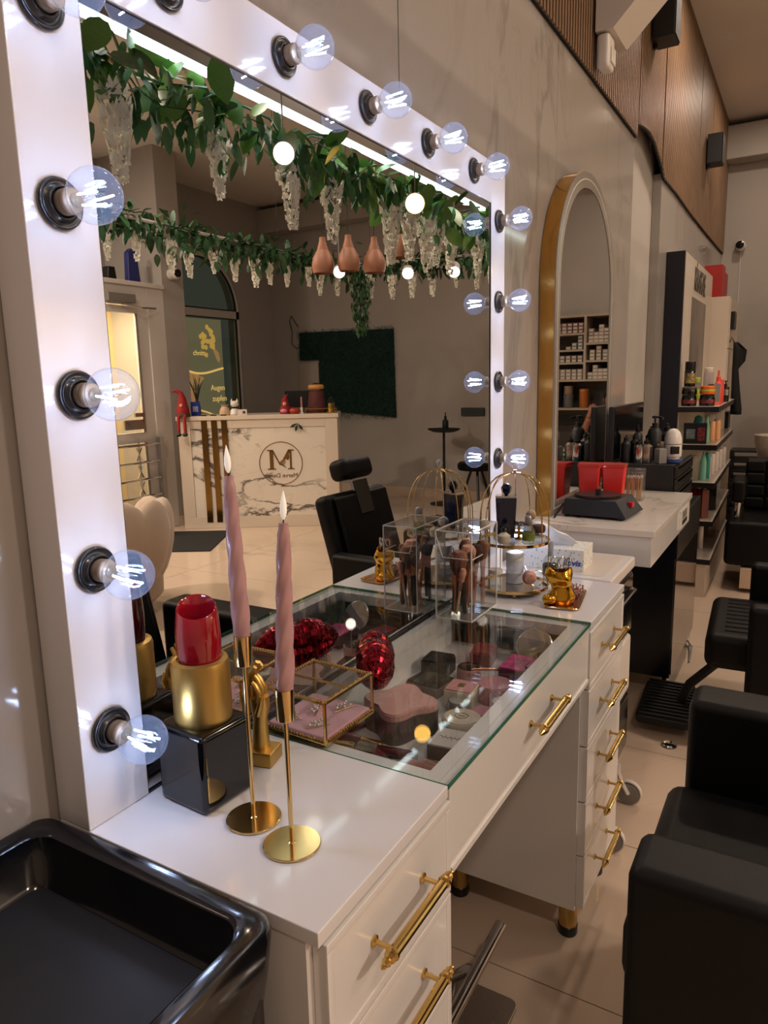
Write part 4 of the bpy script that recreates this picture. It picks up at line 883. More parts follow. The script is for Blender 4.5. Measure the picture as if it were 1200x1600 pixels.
# ================================================================ product shelf unit
su = thing('product_shelf','tall salon product display with black side, white header and five black edged shelves','shelf unit',(.0,4.2,0))
MB().box(-.058,.045,0,.03,.0008,2.085).build('side_panel', mat('navy_black','#0b0d18',.3), su, bevel=.001)
hp = MB().box(-.058,.045,.03,1.38,.0008,2.085).build('back_panel', mat('panel_white','#d7cbbd',.3), su)
MB().box(.0452,.047,.36,1.05,1.235,1.855).build('portrait_poster', mat('grey_poster','#6a625d',.3,noise=.5,nscale=4), su)
text('header_lettering','KÉRASTASE',.205,mat('letter_dark','#4a443f',.35,.3),su,(.0462,.70,1.965),(R(90),0,R(90)),.002,sx=.52,bold=.0025)
shz = (1.18,.952,.722,.485,.245)
sm_top = mat('shelf_white','#cfc2b6',.2)
for k, z in enumerate(shz):
    sh = MB().prism([(.0475,.0),(.275,.0),(.275,.03),(.245,1.40),(.0475,1.40)],z-.035,z-.003).build('shelf', black, su, bevel=.001)
    MB().prism([(.0476,.002),(.273,.002),(.273,.03),(.243,1.398),(.0476,1.398)],z-.003,z).build('shelf_top', sm_top, sh)
MB().box(.0476,.25,.01,1.38,.0008,.2095).build('plinth', mat('plinth_white','#cdbfb1',.3), su, bevel=.001)
def prod(name,label,cat,x,y,k,prof,m_,cap=None,capm=None,lab=None,labm=None,sx=1,sy=1,n=18,dz=0):
    return bottle(name,label,cat,(x,4.2+y,shz[k]+dz),prof,m_,cap,capm,lab,labm,sx=sx,sy=sy,n=n,group='products on the display shelves')
def can(r,h): return [(r*.96,.0006),(r,.004),(r,h-.006),(r*.9,h)]
def capc(r,h,ch): return [(r*.9,h),(r*.92,h+.001),(r*.92,h+ch-.003),(r*.8,h+ch),(.001,h+ch)]
orange = mat('orange_plastic','#d9641f',.35); coral = mat('coral_plastic','#e0523f',.35); mint = mat('mint_tube','#79b7a0',.35); teal = mat('teal_pack','#2f8f83',.35); peach = mat('peach_bottle','#e0a878',.35); wht = mat('pack_white','#d9cfc6',.35)
lime = mat('lime_band','#a9bf3f',.4); redlab = mat('red_white_print','#6a2429',.4,noise=.8,nscale=60)
prod('hair_wax','black jar of hair wax with red print at the shelf corner, lower one','jar',.10,.045,0,can(.044,.054),black_gloss,capc(.045,.054,.014),black,(.0443,.016,.040),redlab)
prod('hair_wax','black jar of hair wax with red print, under the orange jar','jar',.20,.060,0,can(.044,.054),black_gloss,capc(.045,.054,.014),black,(.0443,.016,.040),redlab)
prod('hair_wax','black jar stacked on the shelf corner jar','jar',.10,.045,0,can(.044,.034),black_gloss,capc(.045,.034,.012),mat('bronze_lid','#6e5b3e',.3,.5),dz=.0695)
prod('hair_wax','orange jar with lime band stacked on a black wax jar','jar',.20,.060,0,can(.044,.032),orange,capc(.045,.032,.018),orange,(.0443,.020,.030),lime,dz=.0695)
prod('hair_spray','tall black spray can with gold ring print on the top shelf corner','spray can',.098,.055,0,can(.032,.10),black_gloss,capc(.033,.10,.05),black,(.0323,.02,.08),mat('gold_print','#8f7c4d',.4,noise=.8,nscale=50),dz=.117)
prod('hair_serum','coral dropper bottle behind the orange jar','bottle',.235,.28,0,[(.024,.0006),(.026,.004),(.026,.12),(.016,.14),(.012,.145)],coral,[(.013,.145),(.013,.17),(.007,.175),(.006,.21),(.001,.212)],coral)
prod('hair_serum','tall red slim bottle on the top display shelf','bottle',.235,.46,0,can(.018,.12),coral,capc(.018,.12,.035),coral)
prod('hair_serum','pale grey translucent tall bottle on the top display shelf','bottle',.17,.35,0,can(.030,.20),thin_glass('pale_grey_pack','#e9e4e0',1.4,body=.7,bodycol='#b9aeac'),capc(.030,.20,.03),wht)
prod('shampoo_bottle','black and silver pump bottle at the far front of the top shelf','bottle',.235,.75,0,can(.024,.10),black_gloss,[(.01,.10),(.01,.12),(.004,.121),(.004,.135),(.012,.136),(.012,.142),(.001,.143)],black,(.0243,.045,.085),steel)
prod('hair_serum','yellow labelled clear bottle behind the spray can','bottle',.125,.17,0,can(.022,.14),clear_liq,capc(.022,.14,.03),lime,(.0223,.03,.10),lime)
prod('product_box','grey and red carton standing on the top shelf behind the orange jar','box',.222,.20,0,[(.034,.0006),(.034,.128)],mat('grey_carton','#6c666b',.4),None,None,(.0343,.003,.02),coral,n=4)
t = thing('product_box','black flat carton with red and white print on the second shelf corner','box',(.145,4.25,shz[1]),R(6),'products on the display shelves'); MB().box(-.065,.065,-.02,.02,.0006,.125).build('carton', black, t, bevel=.001); MB().box(.015,.055,-.0207,-.0202,.02,.10).build('print', redlab, t); MB().box(-.05,.0,-.0207,-.0202,.03,.09).build('picture', mat('grey_pic','#5d6668',.4,noise=.5,nscale=40), t)
prod('cream_tube','mint green tapered tube on the second display shelf','tube',.198,.13,1,[(.021,.0006),(.021,.022),(.020,.024),(.019,.10),(.006,.165),(.001,.168)],mint,sx=1,sy=.8)
prod('hair_serum','teal pouch shaped bottle at the back of the second shelf','bottle',.13,.30,1,[(.026,.0006),(.03,.02),(.032,.10),(.022,.15),(.001,.16)],teal,sy=.5)
for j,(x,y) in enumerate(((.215,.25),(.235,.36),(.225,.48))):
    prod('spray_bottle',['peach spray bottle beside the mint tube on the second shelf','middle peach spray bottle on the second shelf','far peach spray bottle on the second shelf'][j],'bottle',x,y,1,can(.022,.125),peach,[(.012,.125),(.014,.128),(.014,.150),(.016,.152),(.016,.17),(.001,.172)],clr)
for j in range(5):
    prod('hair_serum',['white slim bottle on the third shelf, first beside the teal bottle','white slim bottle on the third shelf, second from the teal bottle','white slim bottle on the third shelf, middle of the row','white slim bottle on the third shelf, last but one of the row','white slim bottle at the far end of the third shelf'][j],'bottle',.205+.006*j,.24+.17*j,2,can(.020,.135),wht,capc(.020,.135,.035),clr)
prod('cream_tube','mint green tapered tube on the third display shelf','tube',.195,.10,2,[(.021,.0006),(.021,.022),(.020,.024),(.019,.11),(.006,.175),(.001,.178)],mint,sy=.8)
prod('hair_serum','teal flat bottle behind the mint tube on the third shelf','bottle',.205,.20,2,[(.018,.0006),(.02,.02),(.020,.15),(.001,.165)],teal,sy=.5)
prod('product_box','clear plastic box pack at the third shelf corner','box',.125,.06,2,[(.045,.0006),(.045,.155)],clear_liq,n=4)
for j,(x,y,mm,lb) in enumerate(((.10,.05,mat('rust_bottle','#8d4a3c',.3),'rust brown square bottle at the fourth shelf corner'),(.155,.14,mat('ruby_bottle','#9a1f28',.2),'ruby red square bottle on the fourth shelf'),(.205,.10,mat('wine_bottle','#5d2a2a',.2),'wine brown square bottle with silver edge on the fourth shelf'),(.215,.42,black,'black square pack further along the fourth shelf'))):
    prod('hair_oil',lb,'bottle',x,y,3,[(.034,.0006),(.034,.178)],mm,capc(.02,.178,.012),mm,n=4)
prod('hair_serum','clear bottle of deep blue lotion on the lowest shelf','bottle',.12,.16,4,can(.030,.085),mat('blue_lotion','#244a8f',.2,coat=.4),capc(.028,.085,.075),clr)
prod('cosmetic_jar','small turquoise jar at the front of the lowest shelf','jar',.165,.05,4,can(.028,.066),mat('turquoise','#2aa0a8',.25,coat=.4),capc(.026,.066,.006),MATS['turquoise'])
prod('hair_serum','white slim bottle beside the blue lotion on the lowest shelf','bottle',.18,.30,4,can(.018,.17),wht,capc(.018,.17,.03),clr)
for j in range(2):
    prod('product_box',['beige carton further along the lowest shelf, near one','beige carton at the far end of the lowest shelf'][j],'box',.19,.70+.25*j,4,[(.04,.0006),(.04,.17)],mat('beige_carton','#b99a86',.4),n=4)
# locker cabinet, red carton and apron behind
lk = thing('locker_cabinet','narrow white locker cabinet standing behind the product display','locker',(.07,5.95,0))
MB().box(-.125,.10,-.33,.35,.0008,1.94).build('body', mat('locker_white','#d2c4b4',.35), lk, bevel=.002)
for k in range(5): MB().box(.10,.108,-.32,.34,.06+k*.375,.425+k*.375).build('door', MATS['locker_white'], lk, bevel=.002)
for k in (2,4): MB().box(.108,.135,-.30,-.14,.20+k*.375,.33+k*.375).build('latch', black, lk, bevel=.003)
for k,(y,h,lb) in enumerate(((5.88,.255,'red carton lying on top of the white locker, front one'),(6.10,.22,'second red carton behind it on the white locker'))):
    t = tag(MB().box(-.07,.06,-.10,.10,.0005,h).build('red_carton', mat('red_carton_m','#a5231f',.45), loc=(.03,y,1.94), bevel=.002), lb, 'box', 'cartons on the locker')
ap = thing('apron','black salon apron hanging from the end of the product display','apron',(.215,5.62,0))
m = MB(); pts = [(1.60,.02,.0),(1.54,.06,.02),(1.46,.055,.02),(1.40,.025,.0),(1.25,.035,.01),(1.10,.05,.02),(1.06,.05,.02)]
vs = []; 
for z,wd,o1 in pts:
    for q in range(5): vs.append((.0+wd*(q/4*1.5), .02*math.sin(q*1.6+z*6), z))
m.add(vs, [(i*5+k,i*5+k+1,(i+1)*5+k+1,(i+1)*5+k) for i in range(len(pts)-1) for k in range(4)])
o = m.build('cloth', mat('apron_black','#0c0b0c',.85), ap, smooth=True, auto=False); o.modifiers.new('thick','SOLIDIFY').thickness = .006
MB().tube([(.0,0,1.60),(-.02,0,1.64),(-.03,0,1.60)],.004,5).build('strap', MATS['apron_black'], ap)
# ================================================================ chairs
def cushion(x0,x1,y0,y1,z0,z1,r): return MB().box(x0,x1,y0,y1,z0,z1)
def salon_chair(label, loc, rz=0, rec=14, head=True, arm_x=(-.32,.20), zs=.47, za=.66, ribs=True, foot=True, seatx=(-.36,.16), wi=.25, wo=.375, back_top=.86):
    """front faces -x, origin on the floor under the column"""
    t = thing('salon_chair', label, 'chair', loc, rz)
    MB().box(seatx[0],seatx[1],-wi+.004,wi-.004,zs-.13,zs).build('seat', leather, t, bevel=.035, seg=4)
    if ribs:
        m = MB()
        for k in range(9): yy = -wi+.07+k*(2*wi-.14)/8; m.tube([(seatx[0]+.06,yy,zs+.0005),(seatx[1]-.05,yy,zs+.0005)],.004,6)
        m.build('seat_piping', leather, t, smooth=True)
    for s in (-1,1):
        MB().box(arm_x[0],arm_x[1],min(s*wi,s*wo),max(s*wi,s*wo),zs-.19,za).build('armrest', leather, t, bevel=.022, seg=3)
    a = R(rec)
    Mx = Matrix.Translation((seatx[1]-.02,0,zs-.05)) @ Matrix.Rotation(a,4,'Y')
    hb = back_top-zs+.05
    m = MB().box(0,.09,-wi+.01,wi-.01,0,hb); 
    bo = m.xf(Mx).build('backrest', leather, t, bevel=.035, seg=4)
    m = MB().box(-.028,.002,-wi+.055,wi-.055,.10,hb-.02); m.xf(Mx).build('back_pad', leather, t, bevel=.02, seg=3)
    if head:
        m = MB().box(-.034,-.026,-.055,.055,hb-.13,hb+.04); m.xf(Mx).build('headrest_plate', mat('plate_dark','#2b2a22',.35), t, bevel=.006)
        m = MB().tube([(.02,0,hb-.1),(.02,0,hb+.10)],.012,8).xf(Mx); m.build('headrest_post', chrome, t)
        m = MB().box(-.05,.06,-.125,.125,hb+.05,hb+.155); m.xf(Mx).build('headrest', leather, t, bevel=.035, seg=4)
    MB().lathe([(.05,.03),(.05,.20),(.035,.205),(.035,zs-.128)],20).build('column', chrome, t, smooth=True)
    MB().lathe([(.27,.0008),(.275,.008),(.26,.018),(.07,.032),(.05,.034)],40).build('base', chrome, t, smooth=True)
    return t
c1 = salon_chair('black leather salon armchair with block armrests in front of the vanity', (.893,.848,0), R(0), arm_x=(-.345,.20), ribs=False, seatx=(-.375,.16), zs=.475, za=.665, wi=.255, wo=.375)
c2 = salon_chair('black reclining salon chair with ribbed seat facing the marble table', (.86,2.45,0), R(3), rec=16, arm_x=(-.27,.22), seatx=(-.405,.20), zs=.46, za=.60, wi=.27, wo=.35, back_top=.87)
fr_ = MB().prism(rrect(-.64,-.44,-.20,.18,.03),.045,.075).build('footrest', rubber, c2, bevel=.006)
rb2 = MB()
for k in range(12): rb2.box(-.63,-.45,-.185+k*.031,-.172+k*.031,.075,.084)
rb2.build('footrest_ribs', rubber, fr_)
MB().tube([(-.30,-.01,.34),(-.46,-.01,.16),(-.50,-.01,.06)],.018,8).build('footrest_arm', black_matt, c2, smooth=True)
MB().lathe([(.022,.0008),(.028,.004),(.022,.010),(.018,.004)],24,(-.505,-.25,.0)).build('floor_ring', chrome, c2, smooth=True)
# chrome footrest under the vanity
ft = thing('footrest','free standing chrome footrest with curved support under the vanity','footrest',(.165,.70,0))
MB().prism(rrect(-.115,.105,-.22,.118,.022),.0008,.010).build('base_plate', steel, ft, bevel=.003)
MB().tube([(.045,-.22,.135),(.045,.155,.150)],.0135,16).build('foot_bar', chrome, ft, smooth=True)
MB().tube([(.045,.02,.14),(.02,.03,.125),(-.02,.04,.08),(-.03,.04,.03),(-.03,.04,.008)],.012,10).build('support', chrome, ft, smooth=True)
# wash station at the far end: quilted chair, white basin, black rack
wc = thing('wash_chair','black quilted leather wash chair at the far end with chrome armrest posts','chair',(.62,4.72,0),R(2))
MB().box(-.30,.25,-.30,.30,.17,.455).build('seat', leather, wc, bevel=.03, seg=3)
MB().box(-.20,.30,-.31,.31,.03,.16).build('base', mat('base_cream','#c2ad9a',.4), wc, bevel=.004)
MB().box(-.302,-.295,-.10,.25,.24,.33).build('front_pocket', black_gloss, wc, bevel=.003)
bkb = MB().box(-.22,.28,.21,.30,.455,.80).build('backrest', leather, wc, bevel=.02)
for i in range(4):
    for j in range(4): MB().box(-.215+i*.123,-.10+i*.123,.185,.212,.465+j*.083,.540+j*.083).build('quilt_pad', leather, bkb, bevel=.012, seg=2)
for s in (-1,1):
    MB().box(-.26-.02,-.20,-.22 if s<0 else .0,.10 if s<0 else .02,.56,.70).build('armrest', leather, wc, bevel=.02) if s < 0 else None
    MB().tube([(-.24,-.16,.46),(-.24,-.16,.57)],.02,10).build('arm_post', chrome, wc, smooth=True) if s < 0 else None
ba = thing('wash_basin','white ceramic hair wash basin at the far end of the room','basin',(.60,5.42,0))
m = MB().lathe([(.02,.66),(.10,.67),(.16,.74),(.19,.86),(.20,.925),(.185,.925),(.17,.86),(.13,.77),(.02,.74)],32,sx=1.0,sy=.9); m.build('bowl', mat('ceramic_white','#cdbfae',.12,coat=.4), ba, smooth=True)
MB().box(-.12,.16,-.08,.16,.0008,.67).build('pedestal', black, ba, bevel=.01)
rk = thing('towel_rack','black slatted rack against the end wall behind the wash chair','rack',(.33,6.50,0))
MB().box(-.16,-.14,-.15,.15,.0008,.70).box(.14,.16,-.15,.15,.0008,.70).build('side', black_matt, rk)
for k in range(7): MB().box(-.14,.14,-.15,.15,.10+k*.085,.13+k*.085).build('slat', black_matt, rk, bevel=.002)
MB().box(-.16,.16,-.15,.15,.70,.715).build('top', black_matt, rk)
# bits on the walls
sn = thing('motion_sensor','white motion sensor box under the plaster gusset on the slat wall','sensor',(-.034,2.43,2.53))
MB().box(.002,.05,-.045,.045,-.05,.065).build('housing', white_matt, sn, bevel=.014, seg=3); MB().box(.05,.056,-.02,.04,-.03,.025).build('lens', mat('sensor_lens','#d6cfc8',.3), sn, bevel=.003)
for p, lb in (((-.034,3.47,3.04),'black wall speaker high on the oak slats, the nearer one'),((-.034,5.58,2.97),'black wall speaker on the oak slats near the end wall')):
    t = thing('wall_speaker',lb,'speaker',p); MB().box(.0015,.10,-.075,.075,-.10,.10).build('cabinet', black_matt, t, bevel=.004); MB().box(.1002,.104,-.068,.068,-.093,.093).build('grille', mat('speaker_grille','#15181c',.8,bump=.6,bscale=700), t); MB().cyl(.012,.02,8,(.002,0,-.12)).build('bracket', black, t)
sc = thing('security_camera','white security camera with a dark lens on the far end wall','camera',(.095,7.099,2.51))
MB().lathe([(.045,-.001),(.045,-.02),(.03,-.03)],20,axis='y').build('mount', white_matt, sc, smooth=True); MB().sphere(.045,(0,-.06,0),18,12).build('head', white_matt, sc, smooth=True); MB().lathe([(.034,-.088),(.034,-.106),(.001,-.110)],18,axis='y').build('lens', black_gloss, sc, smooth=True); MB().tube([(0,-.004,-.05),(.004,-.004,-.5),(0,-.004,-1.0)],.004,5).build('cable', white_matt, sc)
sc = thing('security_camera','white security camera on the pier beside the shop door','camera',(4.598,4.64,2.42))
MB().lathe([(.05,-.0005),(.05,-.02),(.03,-.035)],20,axis='x').build('mount', white_matt, sc, smooth=True); MB().sphere(.05,(-.07,0,0),18,12).build('head', white_matt, sc, smooth=True); MB().lathe([(.036,-.100),(.038,-.118),(.001,-.124)],18,(0,-.012,-.0),'x').build('lens', black_gloss, sc, smooth=True)
t = tag(MB().prism([(-.07,.001),(.07,.001),(.055,.27),(.01,.31),(-.045,.28)],-.03,.03,'xz').build('blue_sign_stand', mat('blue_sign','#2a3170',.4), loc=(4.72,4.29,2.31), rot=(0,0,R(-90)), bevel=.006), 'dark blue tapered display stand on the ledge above the shop door', 'display stand')
t = tag(MB().prism([(-.05,.001),(.05,.001),(.035,.12),(-.035,.12)],-.04,.04,'xz').build('small_pot', black, loc=(4.72,4.03,2.31), rot=(0,0,R(-90)), bevel=.006), 'small black pot on the ledge above the shop door', 'pot')
# ================================================================ reception desk
RA = math.atan2(-.514,.857)
rd = thing('reception_desk','angled white reception desk with veined marble front, gold strips and round logo','reception desk',(3.12,5.20,0),RA)
RW, RH = 1.516, 1.085
wd_ = mat('desk_white','#d5c8b8',.3)
MB().box(0,RW,.02,.50,.0008,1.045).build('body', wd_, rd)
MB().box(-.012,RW+.012,-.012,.52,1.045,RH).build('counter', wd_, rd, bevel=.003)
MB().box(0,.12,0,.02,.0008,1.045).box(.12,1.0,0,.02,.965,1.045).box(.12,RW,0,.02,.0008,.11).box(1.40,RW,0,.02,.11,1.045).box(1.0,1.4,0,.02,.965,1.045).build('front_frame', wd_, rd, bevel=.002)
MB().box(.121,1.399,.008,.0195,.111,.964).build('marble_panel', desk_marble, rd)
for x in (1.075,1.17,1.265): MB().box(x-.027,x+.027,-.006,.0078,.06,RH+.012).build('gold_strip', mat('strip_gold','#8a6a38',.12,1.0), rd)
logo_m = mat('logo_bronze','#7d5a2c',.35,.5)
LX, LZ = .555, .62
MB().tube([(LX+.205*math.cos(a*math.pi/32),.006,LZ+.205*math.sin(a*math.pi/32)) for a in range(64)],.004,6,closed=True).build('logo_ring', logo_m, rd)
lm = MB(); w2, h2 = .115, .095; cz = LZ+.035
def Lq(pts): lm.prism([(LX+a, cz+b_) for a,b_ in pts], .004, .0078, 'xz')
Lq([(-w2+.010,-h2+.008),(-w2+.028,-h2+.008),(-w2+.028,h2-.008),(-w2+.010,h2-.008)]); Lq([(w2-.045,-h2+.008),(w2-.010,-h2+.008),(w2-.010,h2-.008),(w2-.045,h2-.008)])
for a_, b_ in ((-w2-.012,-w2+.05),(w2-.065,w2+.012)): Lq([(a_,-h2),(b_,-h2),(b_,-h2+.010),(a_,-h2+.010)])
Lq([(-w2-.012,h2-.010),(-w2+.04,h2-.010),(-w2+.04,h2),(-w2-.012,h2)]); Lq([(w2-.045,h2-.010),(w2+.012,h2-.010),(w2+.012,h2),(w2-.045,h2)])
Lq([(-w2+.010,h2-.002),(-w2+.042,h2-.002),(.012,-h2*.55),(-.010,-h2*.55)]); Lq([(w2-.045,h2-.004),(w2-.030,h2-.004),(.012,-h2*.55),(.000,-h2*.55)])
lm.build('logo_letter', logo_m, rd)
text('logo_name','Merve Demir',.058,logo_m,rd,(LX,.0066,LZ-.12),(R(90),0,0),.0015)
m = MB()
for k in range(4): m.tube([(LX-.05+.018*k,.004,LZ-.045+.010*k),(LX-.02+.010*k,.004,LZ-.015+.008*k),(LX-.05+.008*k,.004,LZ+.02+.006*k)],[.002,.006,.0015],6)
m.sphere(.022,(LX-.066,.005,LZ+.062),12,8,(.8,.15,1.5)); m.build('logo_flourish', logo_m, rd, smooth=True)
def rdp(x, y, z=RH): 
    return (3.12+x*math.cos(RA)-y*math.sin(RA), 5.20+x*math.sin(RA)+y*math.cos(RA), z)
red_f = mat('red_felt','#8f1a22',.9); grn = mat('dark_green_felt','#2d3a2c',.9); brn = mat('brown_felt','#4a3528',.9)
gn = thing('gnome_doll','felt gnome in a red pointed hat sitting at the desk edge with legs dangling','doll',rdp(1.455,-.0),RA)
MB().lathe([(.055,.004),(.062,.03),(.055,.09),(.035,.13)],16).build('body', red_f, gn, smooth=True)
MB().tube([(0,0,.10),(.0,0,.17),(.012,0,.22),(.05,-.01,.245),(.09,-.02,.235)],[.05,.036,.024,.016,.006],12).build('hat', red_f, gn, smooth=True)
MB().lathe([(.066,.002),(.068,.02),(.05,.05)],16).build('skirt', brn, gn, smooth=True); MB().sphere(.016,(0,-.05,.105),10,8).build('nose', mat('doll_skin','#c99a80',.7), gn, smooth=True)
for s in (-1,1): 
    MB().tube([(s*.028,-.05,.012),(s*.028,-.078,-.02),(s*.030,-.080,-.16)],.015,8).build('leg', red_f, gn, smooth=True); MB().sphere(.026,(s*.030,-.095,-.165),12,8,(1,1.5,.7)).build('shoe', grn, gn, smooth=True)
t = thing('acrylic_sign','blue table sign with a pale square beside the gnome','sign',rdp(1.36,.10),RA); MB().box(-.045,.045,-.004,.004,.001,.135).build('panel', mat('sign_blue','#1f2f86',.3), t, bevel=.002); MB().box(-.026,.026,-.0055,-.0045,.04,.092).build('pale_square', mat('sign_grey','#8f90a8',.5), t)
tw = thing('twig_vase','slim vase of bare twigs standing behind the blue sign','vase',rdp(1.37,.22),RA); MB().lathe([(.025,.001),(.035,.02),(.030,.09),(.015,.13),(.018,.14)],16).build('vase', brn, tw, smooth=True); random.seed(9)
m = MB()
for k in range(7):
    a = k*.9; m.tube([(0,0,.12),(.03*math.cos(a),.03*math.sin(a),.24),(.06*math.cos(a+.4),.05*math.sin(a),.33+.03*(k%3))],[.005,.004,.002],5); m.tube([(.03*math.cos(a),.03*math.sin(a),.24),(.06*math.cos(a-.5),.05*math.sin(a-.5),.31)],[.003,.002],5)
m.build('twigs', mat('twig_brown','#3a2a20',.9), tw)
ct = thing('cat_figurine','white cat face figurine with black bow near the gold strips','figurine',rdp(.98,.08),RA); MB().sphere(.036,(0,0,.105),16,12,(1.1,.7,.9)).build('head', wht, ct, smooth=True); MB().lathe([(.02,.055),(.03,.066),(.012,.076)],12).build('bow', black, ct, smooth=True); MB().lathe([(.045,.001),(.05,.01),(.04,.05),(.02,.07)],14).build('body', wht, ct, smooth=True)
for s in (-1,1): MB().lathe([(.014,.125),(.001,.158)],8,(s*.026,0,0)).build('ear', wht, ct)
t = thing('card_holder','white business card holder beside the cat figurine','card holder',rdp(.90,.02),RA); MB().box(-.045,.045,-.006,.006,.001,.055).build('card', wht, t); MB().box(-.03,-.005,-.0072,-.0065,.015,.04).build('print', brn, t)
t = thing('gift_bag','small cream organza gift bag among the desk trinkets','bag',rdp(1.08,.10),RA); MB().lathe([(.05,.001),(.055,.03),(.04,.07),(.025,.085),(.04,.10)],14).build('pouch', mat('organza','#c7a98c',.6), t, smooth=True)
ds = thing('desk_screen','black flat desk screen on the reception counter','screen',rdp(.36,.36),RA); MB().box(-.17,.17,-.01,.01,.05,.215).build('panel', black, ds, bevel=.003); MB().box(-.08,.08,-.05,.05,.0008,.01).box(-.02,.02,-.01,.01,.01,.06).build('stand', black, ds)
dt = thing('gold_tray','rectangular gold wire tray on the reception counter','tray',rdp(.16,.12),RA); MB().tube([(x,y,.045) for x,y in rrect(-.15,.15,-.08,.08,.01)],.003,5,closed=True).tube([(x,y,.004) for x,y in rrect(-.15,.15,-.08,.08,.01)],.003,5,closed=True).build('wire_rim', gold, dt)
m = MB()
for x,y in rrect(-.15,.15,-.08,.08,.01,1): m.tube([(x,y,.004),(x,y,.045)],.0025,5)
m.build('wire_post', gold, dt); MB().box(-.15,.15,-.08,.08,.0008,.003).build('plate', gold, dt)
bg = thing('pastry_figure','dark red figure with a golden ring on its head on the gold tray','figurine',rdp(.20,.13,RH+.0035),RA); MB().lathe([(.09,.001),(.095,.02),(.080,.12),(.070,.20),(.05,.215)],18,sx=1,sy=.7).build('body', mat('maroon_cloth','#4f1c1e',.7,noise=.3,nscale=30), bg, smooth=True)
MB().tube([(.055*math.cos(a*.3927),.04*math.sin(a*.3927),.245) for a in range(16)],.024,10,closed=True).build('ring', mat('bun_gold','#c08a45',.4), bg, smooth=True); MB().sphere(.035,(0,0,.265),12,8,(1.2,1,.6)).build('crown', mat('choc','#3a1a14',.5), bg, smooth=True)
jr = thing('gold_jar','gold ribbed jar with clear dome lid on the gold tray','jar',rdp(.060,.10,RH+.0035),RA); MB().lathe([(.034,.001),(.036,.005),(.036,.085),(.030,.09)],20).build('base', gold, jr, smooth=True); MB().lathe([(.034,.09),(.032,.12),(.02,.14),(.001,.145)],20,cap=False).build('dome', glass, jr, smooth=True)
gp_ = thing('gnome_figure','small pink and red gnome figurine beside the desk screen','figurine',rdp(.50,.10),RA); MB().lathe([(.05,.001),(.055,.02),(.045,.07),(.025,.095)],16).build('body', red_f, gp_, smooth=True); MB().tube([(0,0,.09),(0,0,.14),(-.01,0,.17),(-.03,0,.185)],[.04,.025,.013,.004],10).build('hat', red_f, gp_, smooth=True); MB().sphere(.03,(.01,-.04,.03),12,8,(1.2,.8,.7)).build('pink_shoe', mat('pink_glaze','#d07f9a',.4), gp_, smooth=True); MB().sphere(.02,(0,-.035,.095),10,8).build('face', MATS['doll_skin'], gp_, smooth=True)
pk = thing('red_pumpkin','small dark red pumpkin ornament on the reception counter','ornament',rdp(.405,.05),RA); m = MB()
for k in range(8): m.sphere(.03,(.022*math.cos(k*.785),.022*math.sin(k*.785),.029),10,8,(1,1,.95))
m.build('body', mat('pumpkin_red','#a33326',.5), pk, smooth=True); MB().tube([(0,0,.05),(.005,0,.07)],.006,6).build('stalk', brn, pk)
fk = thing('candle_stick','slim pink dinner candle in a pale holder on the reception counter','candle',rdp(.338,.06),RA); MB().cyl(.009,.10,10,(0,0,.06)).build('candle', mat('old_pink','#a8706b',.5), fk, smooth=True); MB().lathe([(.025,.001),(.012,.02),(.014,.06)],12).build('holder', wht, fk, smooth=True)
hs = thing('leaf_sprig','dark green leaf sprig fixed on the desk front below the counter','decoration',rdp(.375,-.022,1.0),RA); m = MB()
for a in (-2.2,-1.3,-.5): m.add([(0,0,0),(.05*math.cos(a)-.015*math.sin(a),-.006,.05*math.sin(a)+.015*math.cos(a)),(.085*math.cos(a),0,.085*math.sin(a)),(.05*math.cos(a)+.015*math.sin(a),-.006,.05*math.sin(a)-.015*math.cos(a)),(.045*math.cos(a),.008,.045*math.sin(a))],[(0,1,2,3),(0,4,1),(1,4,2),(2,4,3),(3,4,0)])
m.build('leaves', grn, hs)
# bent twig decoration + socket cover on the end wall, green grass panel
gp2 = thing('grass_panel','dark green artificial grass panel with a notch on the far end wall','wall panel',(4.2,7.099,1.0))
def gx(x): return x-4.2
def gz(z): return z-1.0
MB().prism([(gx(4.93),gz(1.66)),(gx(4.63),gz(1.66)),(gx(4.63),gz(1.03)),(gx(3.54),gz(.945)),(gx(3.555),gz(1.98)),(gx(4.92),gz(2.005))],-.03,-.001,'xz').build('backing', mat('panel_green','#16302a',.95), gp2)
random.seed(21); m = MB()
for k in range(9000):
    x, z = random.uniform(3.53,4.95), random.uniform(.93,2.02)
    if x > 4.62 and z < 1.655: continue
    a = random.uniform(0,6.28); ln = random.uniform(.02,.05); wv = .004
    dx, dz = math.cos(a)*ln*.6, math.sin(a)*ln*.6
    m.add([(gx(x)-wv,-.03,gz(z)),(gx(x)+wv,-.03,gz(z)),(gx(x)+dx,-.03-ln*.8,gz(z)+dz)],[(0,1,2)])
stuff(m.build('grass_blades', mat('grass_green','#1c4a3d',.8,noise=.4,nscale=6), gp2))
tag(MB().box(-.15,.15,-.022,-.001,-.32,.32).build('access_cover', mat('cover_paint','#a99c90',.7), loc=(4.80,7.099,1.30), bevel=.003), 'pale square cover plate in the notch of the grass panel', 'cover plate')
tag(MB().box(-.14,.14,-.03,-.001,-.045,.045).build('wall_box', mat('wall_box_green','#2b3331',.6), loc=(2.54,7.099,1.01), bevel=.003), 'dark horizontal box fixed on the far end wall beside the mirror edge', 'wall box')
tag(MB().tube([(0,-.004,.0),(.03,-.01,.13),(.0,-.012,.20),(-.10,-.01,.06)],.006,5).tube([(0,-.004,0),(.01,-.01,-.15),(-.08,-.01,-.22)],.005,5).build('loose_cable', mat('cable_brown','#4a3a30',.7), loc=(5.05,7.099,2.02)), 'loose dark cable hanging on the end wall above the grass panel', 'cable')
